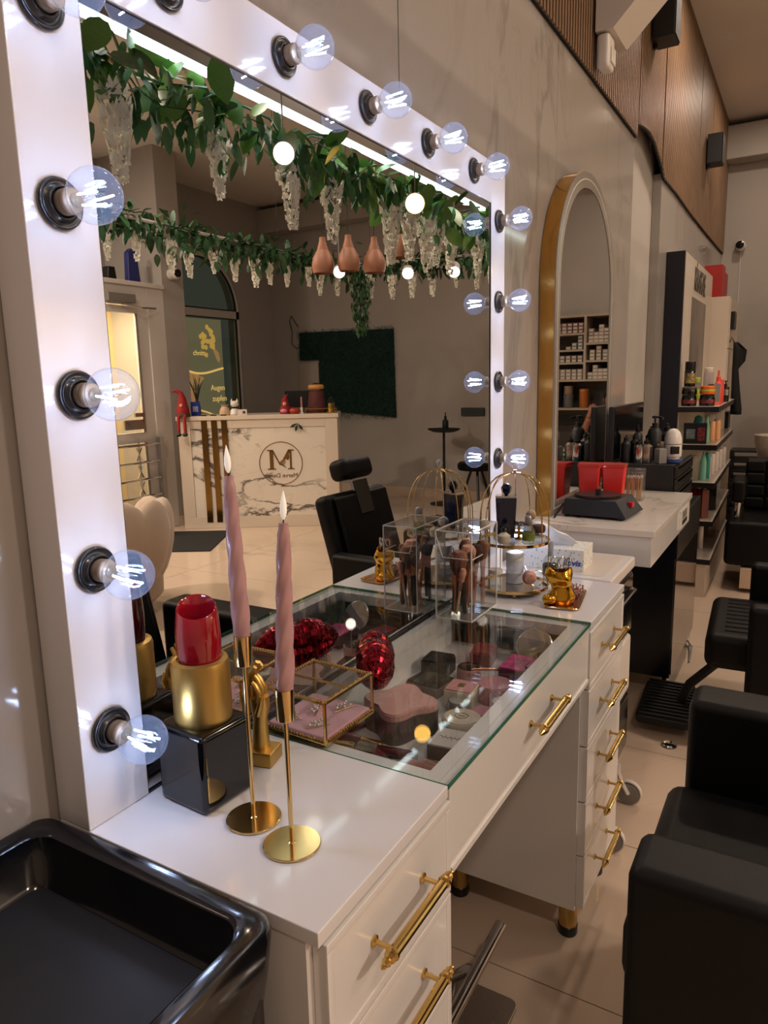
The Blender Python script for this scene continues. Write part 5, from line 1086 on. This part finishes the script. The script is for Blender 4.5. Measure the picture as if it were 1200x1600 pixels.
hk = thing('pedicure_stand','round black tray stand on a pole at the end wall','stand',(2.72,6.7,0))
MB().lathe([(.01,.80),(.12,.805),(.185,.83),(.19,.845),(.18,.84),(.11,.818),(.01,.815)],32,sy=.7).build('tray', black_matt, hk, smooth=True); MB().cyl(.014,.80,12,(0,0,.006)).build('pole', black_matt, hk, smooth=True); MB().lathe([(.16,.0008),(.16,.008),(.02,.02)],24).build('base', black_matt, hk, smooth=True)
bottle('pump_bottle','dark pump bottle standing on the black tray stand','bottle',(2.70,6.7,.8185),[(.032,.0006),(.034,.004),(.034,.11),(.02,.125)],mat('dark_teal','#18262a',.4),[(.014,.125),(.014,.16),(.006,.165),(.006,.20),(.001,.205)],black)
wb2 = thing('massage_stool','black low stool by the end wall','stool',(2.35,6.75,0)); MB().lathe([(.20,.40),(.21,.42),(.21,.46),(.19,.48),(.01,.48)],28).build('seat', leather, wb2, smooth=True)
for k in range(3): MB().tube([(.06*math.cos(k*2.1),.06*math.sin(k*2.1),.40),(.20*math.cos(k*2.1),.20*math.sin(k*2.1),.001)],.014,8).build('leg', black, wb2)
# beige shell pouf by the door
pf = thing('shell_chair','beige velvet shell shaped armchair near the shop door','armchair',(2.95,2.33,0),R(200))
vel = mat('beige_velvet','#c2ad99',.85,sheen=.4)
MB().lathe([(.30,.06),(.34,.10),(.35,.36),(.32,.42),(.01,.44)],32).build('seat', vel, pf, smooth=True)
for k in range(7):
    a = R(-105+35*k); m = MB().sphere(1,(0,0,0),14,10,(.095,.185,.27)); m.xf(Matrix.Translation((.33*math.cos(a),.33*math.sin(a),.46-.05*abs(k-3)/3)) @ Matrix.Rotation(a,4,'Z') @ Matrix.Rotation(R(10),4,'Y')); m.build('shell_rib', vel, pf, smooth=True)
MB().cyl(.26,.06,28,(0,0,.0008)).build('plinth', brn, pf, smooth=True)
# ================================================================ suspended light frame, garlands
GZ = 2.40
lf = thing('light_frame','long white linear lamp hung over the room, wrapped in a leafy garland','lamp',(1.10,3.0,GZ))
alu = mat('lamp_aluminium','#b7b7b6',.3,.7)
MB().box(-.030,.030,-2.9,2.2,.012,.055).build('profile', alu, lf); 
STRIP_E = 7
MB().box(-.015,.015,-2.88,2.18,.002,.0118).build('diffuser', emitter('strip_white','#dff0f0',STRIP_E), lf)
for y in (-2.4,-1.0,.4,1.8): MB().cyl(.0018,CEIL-GZ-.056,5,(0,y,.055)).build('hanger', black, lf)
hf = thing('garland_frame','thin white hanging frame carrying the far flower garland','frame',(2.0,4.0,GZ))
MB().tube([(.95,-2.4,0),(.95,1.15,0),(-.85,1.45,0)],.012,6).build('rod', white_matt, hf)
for x,y in ((.95,-2.0),(.95,0.2),(.7,1.19),(-.6,1.41)): MB().cyl(.0018,CEIL-GZ-.012,5,(x,y,.010)).build('hanger', black, hf)
leaf_dk = mat('leaf_green','#2f5a34',.45,noise=.35,nscale=9); leaf_lt = mat('leaf_striped','#5d8a3c',.4,noise=.4,nscale=60)
flower_m = mat('wisteria_cream','#fbf7ea',.7,noise=.08,nscale=60)
def leafmesh(nm, m_, w_=.5, fold=.15, curl=.15):
    mb = MB(); n = 5; vs = []
    for i in range(n+1):
        q = i/n; hw = w_*.5*math.sin(math.pi*min(1,q*.93+.07))**.8*(1-.15*q); 
        z0 = -curl*q*q
        vs += [(-hw,q,z0+fold*hw),(0,q,z0),(hw,q,z0+fold*hw)]
    fs = [(i*3+k,i*3+k+1,(i+1)*3+k+1,(i+1)*3+k) for i in range(n) for k in (0,1)]
    mb.add(vs, fs); me = mb.mesh(nm, m_, True); return me
leafA = leafmesh('leaf', leaf_dk, .42); leafB = leafmesh('leaf', leaf_lt, .62)
def raceme(nm, ln, rad, seed, k0=95):
    random.seed(seed); mb = MB()
    mb.tube([(0,0,0),(.004,0,-ln*.5),(0,0,-ln)],.0016,5)
    for k in range(k0):
        q = (k+.5)/k0; r = rad*(1-.72*q)*random.uniform(.6,1.05); a = random.uniform(0,6.28); z = -.02-ln*.95*q
        s = .025*(1-.45*q)*random.uniform(.8,1.2); c = Vector((r*math.cos(a),r*math.sin(a),z))
        o = Vector((math.cos(a),math.sin(a),-.4)).normalized(); t1 = o.cross(Vector((0,0,1))).normalized(); t2 = o.cross(t1)
        for sg in (-1,1):
            p1 = c+t1*s*sg*.9+t2*s*.5+o*s*.5; p2 = c+t1*s*sg*.4-t2*s*.8+o*s*.3
            mb.add([c, c+t2*s*.6, p1, p2],[(0,1,2),(0,2,3)])
    return mb.mesh(nm, flower_m)
rac = [raceme('flower_raceme',.26,.045,k) for k in range(3)]; racs = [raceme('flower_raceme',.20,.035,10+k,64) for k in range(2)]
g1 = thing('flower_garland','leafy garland with cream wisteria racemes draped along the white linear lamp','garland',(1.10,3.0,GZ-.01))
random.seed(31)
m = MB(); pts = []
for k in range(60): y = -2.6+k*.078; pts.append((.05*math.sin(k*1.3)+.03, y, -.03+.03*math.sin(k*.9)))
m.tube(pts,.005,5); 
for s in range(1,3): m.tube([(p[0]+.03*math.sin(i*2.1+s), p[1], p[2]-.03*s+.02*math.cos(i*1.7)) for i,p in enumerate(pts)],.003,4)
m.build('vine', leaf_dk, g1)
nleaf = 0
for k in range(285):
    y = random.uniform(-2.5,2.0); a = random.gauss(0,1.0); big = random.random()
    s = random.uniform(.075,.125) if big < .75 else random.uniform(.12,.155)
    zo = random.gauss(-.06,.055); xo = random.gauss(.03,.055)
    rx = random.uniform(-2.0,-.2) if random.random() < .75 else random.uniform(-.2,.9)
    minst('leaf', leafB if big > .55 else leafA, g1, (xo,y,zo), (rx, random.uniform(-.7,.7), random.uniform(0,6.28)), (s*1.1,s,s))
random.seed(58); m = MB()
for k in range(620):
    y = random.uniform(-2.3,2.0); s = random.uniform(.05,.095); cl = .5+.5*math.sin(y*7.3)
    Mx = Matrix.Translation((random.gauss(.04,.05), y, -.05-abs(random.gauss(0,.07))*(.5+cl))) @ Matrix.Rotation(random.uniform(0,6.28),4,'Z') @ Matrix.Rotation(random.uniform(-2.1,-.7),4,'X') @ Matrix.Scale(s,4)
    m.add([tuple(Mx @ v.co) for v in leafA.vertices], [tuple(pp.vertices) for pp in leafA.polygons])
stuff(m.build('foliage', mat('leaf_mid','#3f7040',.45,noise=.3,nscale=9), g1, smooth=True, auto=False))
for j,y in enumerate((-1.90,-1.42,-1.00,-.72,-.22,-.02,.12,.30,.55,.95,1.25,1.45,1.75,1.95)):
    q = rac[j % 3]; s = random.uniform(.85,1.15)
    minst('flower_raceme', q, g1, (random.uniform(.0,.08),y,-.10-.05*random.random()), (random.uniform(-.06,.06),random.uniform(-.06,.06),random.uniform(0,6)), (s,s,s))
g2 = thing('flower_garland','second leafy garland with cream wisteria further back across the room','garland',(2.0,4.0,GZ))
def gpos(q):
    if q < .62: f_ = q/.62; return Vector((.95,-2.4+3.55*f_,0))
    f_ = (q-.62)/.38; return Vector((.95-1.8*f_,1.15+.3*f_,0))
random.seed(77); m = MB()
for k in range(1500):
    p = gpos(random.random()); s = random.uniform(.06,.12); me = leafA
    Mx = Matrix.Translation(p+Vector((random.gauss(0,.05),random.gauss(0,.05),random.gauss(-.02,.055)))) @ Matrix.Rotation(random.uniform(0,6.28),4,'Z') @ Matrix.Rotation(random.uniform(-2.2,.7),4,'X') @ Matrix.Scale(s,4)
    m.add([tuple(Mx @ v.co) for v in me.vertices], [tuple(pp.vertices) for pp in me.polygons])
stuff(m.build('foliage', leaf_dk, g2, smooth=True, auto=False))
MB().tube([tuple(gpos(k/40)+Vector((.02*math.sin(k),.02*math.cos(k*1.3),.0))) for k in range(41)],.006,5).build('vine', leaf_dk, g2)
for j in range(26):
    p = gpos((j+.5)/26); s = random.uniform(.75,1.1); minst('flower_raceme', racs[j % 2], g2, tuple(p+Vector((random.uniform(-.04,.04),random.uniform(-.04,.04),-.06-.05*random.random()))), (0,0,random.uniform(0,6)), (s,s,s))
# trailing green bunch among the racemes
tb2 = thing('hanging_plant','trailing bunch of green leaves with tiny white buds below the far garland','plant',(2.76,5.10,2.30)); random.seed(5); m = MB()
for k in range(420):
    q = random.random(); r = .13*(1-.6*q); a = random.uniform(0,6.28); s = random.uniform(.03,.06)
    Mx = Matrix.Translation((r*math.cos(a)*random.random()**.5,r*math.sin(a)*random.random()**.5,-.50*q)) @ Matrix.Rotation(random.uniform(0,6.28),4,'Z') @ Matrix.Rotation(random.uniform(-2.2,-1.0),4,'X') @ Matrix.Scale(s,4)
    m.add([tuple(Mx @ v.co) for v in leafA.vertices], [tuple(pp.vertices) for pp in leafA.polygons])
stuff(m.build('foliage', leaf_dk, tb2, smooth=True, auto=False)); MB().tube([(0,0,.09),(0,0,-.4)],.006,5).build('stem', leaf_dk, tb2)
# wooden pendants
wood = mat('turned_wood','#a9745a',.5,noise=.15,nscale=14)
pend = [(1.83,3.20,2.02,'leftmost'),(1.70,3.28,2.03,'second'),(1.58,3.38,2.02,'third'),(1.34,3.28,2.07,'rightmost')]
for x,y,z,lb in pend:
    t = thing('pendant_lamp', f'turned wood bottle shaped pendant lamp, {lb} of the four in the mirror','pendant lamp',(x,y,z),0,'wooden pendants')
    MB().lathe([(.058,-.005),(.066,.02),(.068,.05),(.060,.085),(.040,.12),(.024,.145),(.019,.165),(.019,.20),(.016,.202),(.016,.19),(.05,.08),(.055,.0)],32,cap=False).build('shade', wood, t, smooth=True)
    MB().cyl(.0025,CEIL-z-.2005,5,(0,0,.20)).build('cord', black, t); MB().sphere(.022,(0,0,.05),12,8).build('bulb', mat('unlit_bulb','#d9cdb8',.3), t, smooth=True); MB().cyl(.014,.06,10,(0,0,.065)).build('bulb_holder', black, t)
# spotlights
spots = [(1.02,1.80,2.215,'white spotlight shining through the near garland','#fff6e6',120,.040,(-.58,-.78,-.22)),(.99,2.79,2.22,'warm yellow spotlight beside the rightmost wooden pendant','#ffc35a',60,.048,(-.45,-.87,-.22)),
         (2.24,3.99,2.15,'white spotlight below the far garland, beside the leftmost pendant','#fff2e0',160,.042,(-.54,-.83,-.3)),(1.88,4.36,2.15,'white spotlight below the far garland, middle one','#fff2e0',160,.042,(-.46,-.87,-.35)),(1.58,4.52,2.15,'white spotlight below the far garland, nearest the mirror edge','#fff2e0',160,.042,(-.35,-.8,-.5))]
for x,y,z,lb,c,e,r,d in spots:
    t = thing('spotlight',lb,'spotlight',(x,y,z),0,'hanging spotlights'); dv = Vector(d).normalized()
    q = dv.to_track_quat('Z','Y').to_matrix().to_4x4()
    MB().lathe([(r*.55,-.12),(r*.98,-.10),(r*1.05,-.002),(r*1.05,.006),(r*.97,.006),(r*.93,-.004)],24).xf(q).build('housing', white_matt, t, smooth=True)
    MB().lathe([(r*.92,-.006),(r*.92,.0),(.001,.002)],24).xf(q).build('lens', emitter('spot_'+lb[:8].replace(' ','_')+str(int(x*100)),c,e), t)
    MB().tube([tuple(-dv*.07),(0,0,.10),(0,0,CEIL-z-.002)],.0032,6).build('stem', mat('spot_stem','#8f8a84',.5), t)
# housings of the unseen downlights added to light the hall
dle = emitter('added_downlight_lens','#ffdcb0',8)
for k,(x,y,pw) in enumerate(ADDED_DOWNLIGHTS):
    t = thing('added_downlight','round white downlight added out of view on the ceiling to light the room','downlight',(x,y,CEIL),0,'added ceiling downlights')
    MB().lathe([(.11,-.0005),(.11,-.03),(.105,-.034),(.092,-.034),(.092,-.028)],32,cap=False).build('rim', white_matt, t, smooth=True); MB().lathe([(.091,-.030),(.091,-.028)],32).build('lens', dle, t)
# ================================================================ backlit window poster
po = thing('window_poster','backlit salon poster with golden waves and lettering in the arched window','poster',(XF+.14,5.72,.82))
MB().box(.0,.015,-.5,.56,0,1.33).build('panel', mat('poster_grey','#6f695a',.6,emit=.75,ecol='#98896c'), po)
glow = emitter('poster_gold','#f5c070',1.8); glow2 = mat('poster_skin','#d9a679',.6,emit=.9,ecol='#d99f6a')
def Pt(mb,nm,m_): return mb.build(nm,m_,po)
Pt(MB().tube([(-.004,-.5+1.05*k/14,.78+.05*math.sin(k*.42+1.2)-.06*k/14) for k in range(15)],[.012]*15,4),'golden_wave',glow)
Pt(MB().tube([(-.004,-.3+.85*k/12,.20+.07*math.sin(k*.35)) for k in range(13)],[.009]*13,4),'golden_wave',glow)
Pt(MB().tube([(-.004,-.40+.13*math.cos(a*.3142),1.12+.15*math.sin(a*.3142)) for a in range(20)],.007,4,closed=True),'ring_print',glow)
random.seed(8); m = MB()
for k in range(26): m.sphere(.03,(-.001,.33+random.gauss(0,.07),1.05+random.gauss(0,.06)),8,6,(.12,1,1))
Pt(m,'hair_print',mat('poster_hair','#d9a24f',.6,emit=1.2,ecol='#e8b25a'))
Pt(MB().prism([(.43,.99),(.49,.94),(.51,.86),(.48,.82),(.44,.88),(.40,.97)],-.004,-.001,'yz'),'face_print',glow2); Pt(MB().prism([(-.3,.74),(.08,.70),(.22,.64),(.12,.55),(.06,.66),(.06,.40),(-.1,.22),(-.3,.3)],-.003,-.001,'yz'),'hand_print',glow2)
for body,y,z,s in (('chnitt',.16,.93,.085),('Augen',.44,.52,.095),('zupfen',.46,.39,.095)):
    # lettering faces the street, so it is reversed from inside the room
    text('lettering',body,s,glow,po,(-.003,y,z),(R(90),0,R(90)),.0008)
for k in range(14): pass
m = MB()
for k in range(60): m.sphere(.012,(-.002,random.uniform(.05,.54),random.uniform(.0,.17)),6,4,(.15,1,1))
Pt(m,'glitter_print',glow)
# ================================================================ shelf of hair colour boxes on the end wall
es = thing('colour_shelf','pale open shelf unit full of hair colour boxes on the end wall','shelf unit',(1.30,7.098,0))
ez = {'l':[1.06,1.345,1.515,1.64,1.80,1.955],'r':[1.345,1.53,1.70,1.965]}
shm = mat('shelf_pale','#b7a795',.45); X0, X1, XD = -.32, .75, -.085
MB().box(X0,X1,-.28,-.262,.0,.0).f and None
MB().box(X0-.018,X0,-.28,-.001,.62,1.975).box(X1,X1+.018,-.28,-.001,.62,1.975).build('side', shm, es); MB().box(XD-.012,XD+.012,-.28,-.001,1.345,1.955).build('divider', shm, es)
MB().box(X0,X1,-.28,-.001,1.955,1.975).build('board', shm, es); MB().box(X0,X1,-.28,-.001,1.325,1.345).build('board', shm, es); MB().box(X0,X1,-.28,-.001,1.04,1.06).build('board', shm, es); MB().box(X0,X1,-.28,-.001,.62,.64).build('board', shm, es)
for z in ez['l'][2:5]: MB().box(XD+.012,X1,-.28,-.001,z-.018,z).build('board', shm, es)
for z in ez['r'][1:3]: MB().box(X0,XD-.012,-.28,-.001,z-.018,z).build('board', shm, es)
MB().box(X0,X1,-.012,-.001,.64,1.955).build('back', mat('shelf_back','#4a443f',.6), es)
boxm = [mat(f'colour_box_{i}',c,.5) for i,c in enumerate(('#9a8f88','#8b6a66','#7f8a86','#a59a8c','#b0a598'))]
box_me = [MB().box(-.0245,.0245,-.20,0,.0006,.034).mesh('colour_box', mm) for mm in boxm]
lid_me = MB().box(-.018,.018,-.2008,-.2002,.008,.026).mesh('label_print', mat('box_print','#d5cdc2',.5))
random.seed(14)
def pile(cells, z0, grp, lbl, mi):
    for cx_, nn in cells:
        for j in range(nn):
            t = minst('colour_box', box_me[mi if random.random() < .75 else random.randrange(5)], None, (1.30+cx_,7.05,z0+.0348*j)); tag(t,lbl,'box',grp); minst('label_print', lid_me, t)
def cols(x0,x1,hs): return [(x0+(x1-x0)*(k+.5)/len(hs), h) for k,h in enumerate(hs)]
pile(cols(-.06,.33,[3,3,3,3,3,2,2]),1.80,'boxes on the upper left shelf','small reddish hair colour box stacked on the top left shelf',1)
pile(cols(-.06,.12,[4,2,1]),1.64,'boxes on the second left shelf','small grey green hair colour box in the right pile of the second shelf',2); pile(cols(.30,.60,[1,2,3,2,3]),1.64,'boxes on the second left shelf left pile','small grey green hair colour box in the left pile of the second shelf',2)
pile(cols(-.06,.24,[2,2,2,2,1]),1.515,'boxes on the third left shelf','small grey hair colour box on the third left shelf',0); pile(cols(.40,.66,[1,2,3,3]),1.515,'boxes on the third left shelf far pile','small grey hair colour box at the outer end of the third left shelf',0)
pile(cols(-.06,.46,[3,3,3,3,3,2,2,2,2]),1.345,'boxes on the fourth left shelf','small pale hair colour box in the long row above the tubs',4); pile(cols(.54,.66,[2,3]),1.345,'boxes on the fourth left shelf end','small pale hair colour box at the outer end of the long row',4)
pile(cols(-.31,-.11,[4,5,3,4]),1.70,'boxes on the upper right shelf','small pale hair colour box in the top right compartment',4); pile(cols(-.31,-.12,[3,4,3]),1.53,'boxes on the middle right shelf','small pale hair colour box in the middle right compartment',3); pile(cols(-.31,-.11,[3,3,4,2]),1.345,'boxes on the lower right shelf','small pale hair colour box in the bottom right compartment',4)
for x,r,h,mm,lb,z in ((.42,.055,.12,white_matt,'white tub under the red tub on the colour shelf',1.06),(.42,.054,.11,mat('red_tub','#9c2a2c',.4),'red lidded tub stacked on the white tub',1.1815),(.10,.05,.13,mat('grey_tub','#6f7472',.4),'grey tub under the beige tub on the colour shelf',1.06),(.10,.045,.09,mat('beige_tub','#a58b78',.4),'beige tub stacked on the grey tub',1.1915),(-.06,.045,.19,mat('orange_tub','#b96a2c',.4),'orange canister on the colour shelf next to the divider',1.06),(.56,.04,.19,clear_liq,'clear tall canister at the outer end of the colour shelf',1.06)):
    tag(MB().lathe([(r*.95,.0006),(r,.005),(r,h*.8),(r*1.04,h*.81),(r*1.04,h-.004),(r*.98,h)],24).build('tub', mm, loc=(1.30+x,6.93,z), smooth=True), lb, 'tub', 'tubs on the colour shelf')
for k in range(3): tag(MB().box(-.075,.075,-.07,.07,.0006,.082).build('storage_box', mat(f'blue_box_{k}',('#4a4f78','#5a5f86','#7a7d9a')[k],.5), loc=(1.30+.265,6.93,1.06+.083*k), bevel=.006), ('lowest','middle','topmost')[k]+' blue plastic storage box stacked on the colour shelf', 'storage box', 'blue boxes on the colour shelf')
tag(MB().box(-.13,.13,-.03,-.001,-.05,.05).build('wall_rail', black_matt, loc=(1.42,7.098,.92)), 'short black rail on the end wall below the colour shelf', 'rail')
# ================================================================ person in black at the wash station
def person():
    t = thing('person','person in black clothes sitting at the end of the room, one bare forearm raised','person',(.80,6.28,0),0)
    skin = mat('skin','#a8705a',.55,noise=.06,nscale=30); cloth = mat('black_clothes','#0d0d10',.8)
    J = {'pel':(0,.05,.53),'wai':(0,.06,.68),'che':(0,.04,.86),'neckb':(0,.02,1.01),'neck':(0,.0,1.06),'head':(0,-.02,1.13),'top':(0,-.01,1.25),
         'shR':(.165,.02,.96),'elR':(.275,-.03,.76),'foR':(.24,-.07,.86),'wrR':(.195,-.10,.985),'haR':(.178,-.11,1.03),
         'shL':(-.165,.02,.96),'elL':(-.225,.02,.74),'foL':(-.20,-.09,.69),'wrL':(-.17,-.20,.655),'haL':(-.16,-.245,.645),
         'hiR':(.09,-.02,.52),'knR':(.12,-.42,.52),'anR':(.12,-.40,.10),'ftR':(.12,-.48,.04),'toR':(.12,-.56,.032),
         'hiL':(-.09,-.02,.52),'knL':(-.12,-.42,.52),'anL':(-.12,-.40,.10),'ftL':(-.12,-.48,.04),'toL':(-.12,-.56,.032)}
    Rd = {'pel':.145,'wai':.125,'che':.15,'neckb':.07,'neck':.052,'head':.082,'top':.07,'shR':.066,'elR':.043,'foR':.042,'wrR':.027,'haR':.032,'shL':.066,'elL':.043,'foL':.042,'wrL':.027,'haL':.032,'hiR':.088,'knR':.058,'anR':.042,'ftR':.04,'toR':.028,'hiL':.088,'knL':.058,'anL':.042,'ftL':.04,'toL':.028}
    E = [('pel','wai'),('wai','che'),('che','neckb'),('neckb','neck'),('neck','head'),('head','top'),('che','shR'),('shR','elR'),('elR','foR'),('foR','wrR'),('wrR','haR'),('che','shL'),('shL','elL'),('elL','foL'),('foL','wrL'),('wrL','haL'),('pel','hiR'),('hiR','knR'),('knR','anR'),('anR','ftR'),('ftR','toR'),('pel','hiL'),('hiL','knL'),('knL','anL'),('anL','ftL'),('ftL','toL')]
    # fingers
    for sd, base, d, sg in (('R',Vector(J['haR']),Vector((-.35,-.15,.92)).normalized(),1),('L',Vector(J['haL']),Vector((.2,-.95,-.2)).normalized(),-1)):
        side = Vector((1,0,0)) if sd == 'L' else Vector((.95,.0,.1)); side = (side-d*side.dot(d)).normalized(); inn = d.cross(side)*sg
        for k,(o,ln) in enumerate(((-.027,.062),(-.009,.072),(.009,.069),(.026,.054))):
            prev = 'ha'+sd
            for j,(f_,c_) in enumerate(((.30,.0),(.65,.010),(1.0,.028))):
                nm = f'f{sd}{k}{j}'; p = base+side*o*(1 if j else .9)+d*(.028+ln*f_)+inn*c_; J[nm] = tuple(p); Rd[nm] = .0095 if j < 2 else .0075; E.append((prev,nm)); prev = nm
        prev = 'wr'+sd
        for j,(f_,c_) in enumerate(((.025,.035),(.05,.052),(.075,.058))):
            nm = f't{sd}{j}'; p = Vector(J['wr'+sd])+d*(f_+.01)-side*c_*.85+inn*.012; J[nm] = tuple(p); Rd[nm] = .0105 if j < 2 else .008; E.append((prev,nm)); prev = nm
    names = list(J); me = bpy.data.meshes.new('body'); me.from_pydata([J[n_] for n_ in names], [(names.index(a),names.index(b)) for a,b in E], [])
    o = bpy.data.objects.new('body_tmp', me); COL.objects.link(o)
    sk = o.modifiers.new('skin','SKIN'); 
    if not me.skin_vertices: 
        bm = bmesh.new(); bm.from_mesh(me); bm.verts.layers.skin.verify(); bm.to_mesh(me); bm.free()
    for i, n_ in enumerate(names): me.skin_vertices[0].data[i].radius = (Rd[n_],Rd[n_]*(.72 if n_ in ('pel','wai','che') else 1)); me.skin_vertices[0].data[i].use_root = n_ == 'pel'
    sb_ = o.modifiers.new('sub','SUBSURF'); sb_.levels = 2; sb_.render_levels = 2
    dg = bpy.context.evaluated_depsgraph_get(); bm_ = bpy.data.meshes.new_from_object(o.evaluated_get(dg)); bm_.name = 'body'; bpy.data.objects.remove(o)
    bm_.materials.clear(); bm_.materials.append(skin); bm_.materials.append(cloth); bm_.materials.append(black)
    eR, wR, eL, wL = Vector(J['elR']),Vector(J['wrR']),Vector(J['elL']),Vector(J['wrL'])
    for p in bm_.polygons:
        c = p.center; p.use_smooth = True; bare = c.z > 1.04
        if c.x > .17 and .74 < c.z and (c.x > .225 or c.y < -.05): bare = True
        if c.x < -.12 and .58 < c.z < .80 and c.y < -.02: bare = True
        p.material_index = 0 if bare else (2 if c.z < .10 else 1)
    bo = bpy.data.objects.new('body', bm_); COL.objects.link(bo); bo.parent = t
    MB().sphere(.098,(0,.022,1.185),20,14,(.92,1.0,1.08)).build('hair', mat('dark_hair','#1c130f',.6,noise=.3,nscale=60), t, smooth=True)
    hd = bpy.data.objects[bo.name]
    for s in (-1,1):
        e = MB().sphere(.011,(s*.031,-.092,1.160),12,8).build('eye', mat('eye_white','#d9d4cd',.2), t, smooth=True); MB().sphere(.006,(s*.031,-.0995,1.160),8,6).build('iris', brn, e, smooth=True)
        MB().sphere(.022,(s*.083,.0,1.155),10,8,(.35,.7,1.2)).build('ear', skin, t, smooth=True)
    MB().sphere(.013,(0,-.107,1.135),10,8,(.8,1.1,1.5)).build('nose', skin, t, smooth=True); MB().sphere(.02,(0,-.095,1.102),12,8,(1.1,.5,.35)).build('mouth', mat('lip_rose','#8f4a44',.5), t, smooth=True)
person()
st = thing('salon_stool','round black stool under the seated person in black','stool',(.80,6.33,0)); MB().lathe([(.17,.40),(.18,.415),(.18,.44),(.16,.455),(.01,.455)],28).build('seat', leather, st, smooth=True); MB().cyl(.025,.40,14,(0,0,.02)).build('column', chrome, st, smooth=True); MB().lathe([(.20,.0008),(.20,.010),(.03,.022)],28).build('base', chrome, st, smooth=True)
